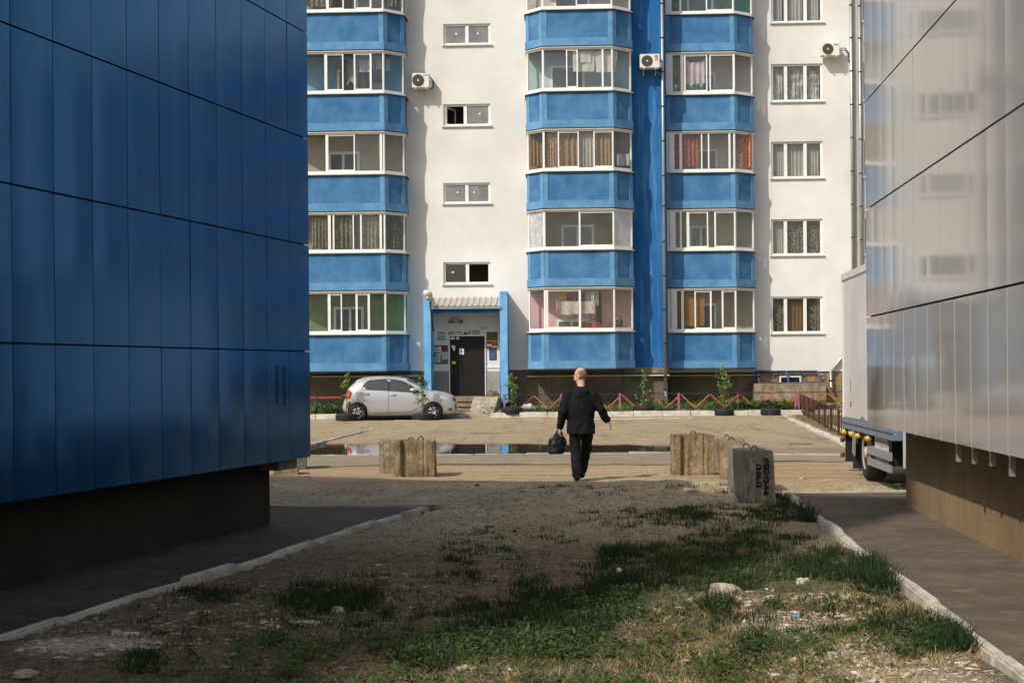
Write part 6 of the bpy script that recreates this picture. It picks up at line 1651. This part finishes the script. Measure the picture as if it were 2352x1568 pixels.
# lawn strip under the fence
vs, fs = [], []; lx = []; ly = []
nl = 15000; lx = rg.uniform(-9.5, 16, nl); ly = rg.uniform(51.72, 54.6, nl); gap = (lx > at(1045,950,52).x) & (lx < at(1150,950,52).x); keep_ = (~gap) & (fbm(lx*.8, ly*.8, 77, 3) > .40); lx, ly = lx[keep_], ly[keep_]
V_, Q_ = blades(lx, ly, rg.uniform(.06,.22,len(lx)), rg.uniform(.2,.8,len(lx)), rg.uniform(.006,.014,len(lx)))
M['lawn'] = green('lawn_blade', srgb(58,84,36), srgb(84,108,48), srgb(112,128,62)); np_mesh('lawn', V_, Q_, M['lawn'], label='green strip of grass and plants behind the whitewashed kerb')
vx, vy = [], []
for px_, w_, n in ((1860,60,90),(1700,60,60),(1790,40,60),(1600,120,40),(1250,120,40),(1500,60,20),(760,60,70),(690,60,40)):
    x = (px_ + rg.normal(0, w_/2, n) - CX)/F*53; vx += list(x); vy += list(rg.uniform(51.9, 53.6, n))
M['bed'] = green('flower_bed_leaf', srgb(52,86,40), srgb(78,112,50), srgb(96,120,60)); vs, fs = [], []
for x, y in zip(vx, vy): weed(x, y, rg.uniform(.12,.34), 16, .12)
me = bpy.data.meshes.new('bed_plants'); me.from_pydata(vs, [], fs); me.materials.append(M['bed']); tag(link('bed_plants', me), 'low green bed plants along the foot of the plinth', kind='stuff')
# dry verge by the railing
vx = rg.uniform(0,1,7000); vy = rg.uniform(32, 50.5, 7000); x0 = np.interp(vy, [31.8, 50], [7.35, 9.3]); bx = x0 + vx*1.6
V_, Q_ = blades(bx, vy, rg.uniform(.03,.12,len(bx)), rg.uniform(.3,.9,len(bx)), rg.uniform(.004,.008,len(bx)))
np_mesh('verge_grass', V_, Q_, green('verge_blade', srgb(120,112,70), srgb(104,108,58), srgb(150,138,92)), label='dry yellowish grass on the verge beside the rusty railing')

# rubble
ico = bmesh.new(); bmesh.ops.create_icosphere(ico, subdivisions=1, radius=1.0); IV = np.array([v.co[:] for v in ico.verts]); IF = np.array([[v.index for v in f.verts] for f in ico.faces]); ico.free()
def stones(name, specs, mat, label, smin, smax):
    Vs, Fs, off = [], [], 0
    for cx, cy, rx, ry, n in specs:
        x, y = px_points(cx, cy, rx, ry, n); ok = soil_ok(x, y)
        for a, b_ in zip(x[ok], y[ok]):
            s = smin*(smax/smin)**(rg.random()**2.2); V = IV*(1+rg.normal(0,.32,(12,1)))*np.array([rg.uniform(.8,2.0), rg.uniform(.6,1.2), rg.uniform(.25,.6)])*s
            c, s_ = math.cos(rg.random()*6.28), math.sin(rg.random()*6.28); V = np.stack([V[:,0]*c - V[:,1]*s_, V[:,0]*s_ + V[:,1]*c, V[:,2]], -1)
            V += np.array([a, b_, 0]); Vs.append((V, a, b_, s)); Fs.append(IF+off); off += 12
    Z = ground_z(np.array([q[1] for q in Vs]), np.array([q[2] for q in Vs]))
    for q, z in zip(Vs, Z): q[0][:,2] += z - q[3]*.02
    return np_mesh(name, np.concatenate([q[0] for q in Vs]), np.concatenate(Fs), mat, label=label)
M['stone'] = two('limestone', srgb(136,124,104), srgb(178,166,144), 9, rough=.95, bscale=80, fine=.15); M['stone_d'] = two('brown_stone', srgb(84,72,58), srgb(128,112,92), 9, rough=.95, bscale=80, fine=.15)
M['rubble_pale'] = two('pale_rubble', srgb(166,154,132), srgb(214,203,182), 9, rough=.95, bscale=80, fine=.2)
stones('rubble', [(1860,1400,190,34,260),(1720,1375,100,20,120),(1840,1440,150,22,160),(1930,1510,260,60,500),(2120,1550,170,40,200),(150,1500,110,26,160),(290,1485,90,20,100),(660,1445,120,16,60)], M['rubble_pale'], 'pale heaps of broken plaster and limestone', .005, .032)
stones('rubble', [(1830,1400,160,34,340),(1900,1450,170,46,420),(1980,1520,240,60,1100),(1700,1372,60,16,60),(240,1490,220,40,260),(160,1500,110,26,90),(2150,1550,160,30,160),(1500,1530,300,40,160),(900,1540,300,30,140),(500,1420,420,90,420),(300,1400,200,60,120),(900,1280,260,60,260),(1150,1420,500,110,700),(450,1430,420,110,900),(1000,1300,420,80,600)], M['stone'], 'pale broken stone and concrete rubble strewn on the ground', .004, .024)
stones('pebbles', [(800,1130,240,24,900),(1250,1180,420,50,900),(1000,1250,300,50,500),(1400,1250,400,60,420),(600,1400,500,110,1800),(1200,1440,800,110,1800),(1900,1500,400,70,700)], M['stone_d'], 'brown gravel and pebbles on the trodden ground', .005, .017)
stones('pebbles', [(1250,1160,560,44,1500),(900,1150,260,30,500),(1200,1215,420,40,800),(1250,1090,560,12,260)], M['stone'], 'light gravel scattered in front of the sandy strip', .007, .034)
# larger single stones
def rock(label, px, py, w_, h_, mat=M['stone'], d_=None, cat='stone', rough=.2):
    p = gnd(px, py); s = p.y/F; bm = bmesh.new(); bmesh.ops.create_icosphere(bm, subdivisions=3, radius=1.0); r = random.Random(int(px+py)); o_ = Vector((r.random()*9, r.random()*9, r.random()*9))
    for v in bm.verts:
        n_ = mnoise.noise(v.co*1.3+o_)*.5 + mnoise.noise(v.co*3.1+o_)*rough + abs(mnoise.noise(v.co*6+o_))*.08; k = 1+n_*.8
        v.co = Vector((v.co.x*k*w_*s/2, v.co.y*k*(d_ or w_*.7)*s/2, max(v.co.z*k, -.4)*h_*s*.62))
    me = bpy.data.meshes.new('stone'); bm.to_mesh(me); bm.free(); me.materials.append(mat); me.set_sharp_from_angle(angle=R(28)); me.polygons.foreach_set('use_smooth', [True]*len(me.polygons))
    o = link('stone', me, None, (p.x, p.y, gz(p.x, p.y)+h_*s*.15)); return tag(o, label, cat)
rock('jagged pale lump of old concrete, largest stone right of centre foreground', 1664, 1366, 78, 42); rock('flat pale stone in front of the jagged lump, left side', 1598, 1382, 44, 18); rock('rounded grey stone in the grass above the rubble', 1845, 1348, 36, 18)
rock('small round pale stone in the dark grass below the inscribed block', 1600, 1228, 28, 16); rock('pale stone at the foot of the grass clump on the left', 1530-755, 1418, 34, 18); rock('brown stone in the dark soil left of the clump', 655, 1440, 26, 16, M['stone_d']); rock('flat pale stone with a broken edge, lower left of centre', 715, 1447, 52, 14)
rock('pale pointed stone at the kerb side of the rubble', 1942, 1388, 26, 16); rock('whitish stone near the bottom edge under the rubble', 1735, 1528, 34, 18); rock('wide flat whitish stone at bottom right', 1960, 1512, 74, 14); rock('pale round stone beside the bottom right rubble', 2030, 1530, 40, 14)
rock('triangular whitish stone at the bottom left corner', 60, 1552, 60, 20); rock('grey stone beside the left kerb', 145, 1440, 34, 14); rock('grey stone above the long spoil heap, lower left', 268, 1468, 26, 14); rock('flat brown stone beside the dark grass, centre', 1375, 1398, 44, 10, M['stone_d']); rock('tan stone low in the weeds at the bottom, centre', 880, 1500, 34, 14)
rock('pale stone at the bottom edge under the weeds', 1070, 1545, 50, 14); rock('dark stone lying on the sandy strip before the left pair of blocks', 1096, 1118, 12, 6, M['stone_d']); rock('dark clod at the edge of the grass behind the inscribed block', 1785, 1180, 18, 12, M['stone_d']); rock('dark brown clod in the shaded grass beside the right kerb', 2015-310, 1278, 30, 22, M['stone_d'])
rock('orange brick fragment on the dusty path by the warm plinth', 2248, 1288, 24, 10, plain('brick_red', srgb(168,88,52), .9, .2, 20), cat='brick fragment'); rock('red brick fragment half buried in the bare soil', 1124, 1213, 22, 8, plain('brick_dull', srgb(120,66,46), .9, .2, 20), cat='brick fragment')
rock('dark stone on the dusty path near the plinth', 2078, 1258, 18, 7, M['stone_d']); rock('white crumpled paper scrap in the shaded grass', 1423, 1320, 14, 10, M['paper'], cat='litter'); rock('crumpled blue plastic scrap on the rubble', 1828, 1424, 30, 12, plain('blue_plastic', srgb(96,130,150), .4, .3, 30), cat='litter')
rock('pale flat stone on the sand behind the left path corner', 705, 1098, 14, 7); rock('small light stone on the sand right of the walking man', 1843, 1099, 16, 7)
rock('round stone on top of the landing by the right porch pier', 1130, 905, 14, 8, M['stone_d']).location = LW(U_(1130, 1.0), 1.0, zl+.05)
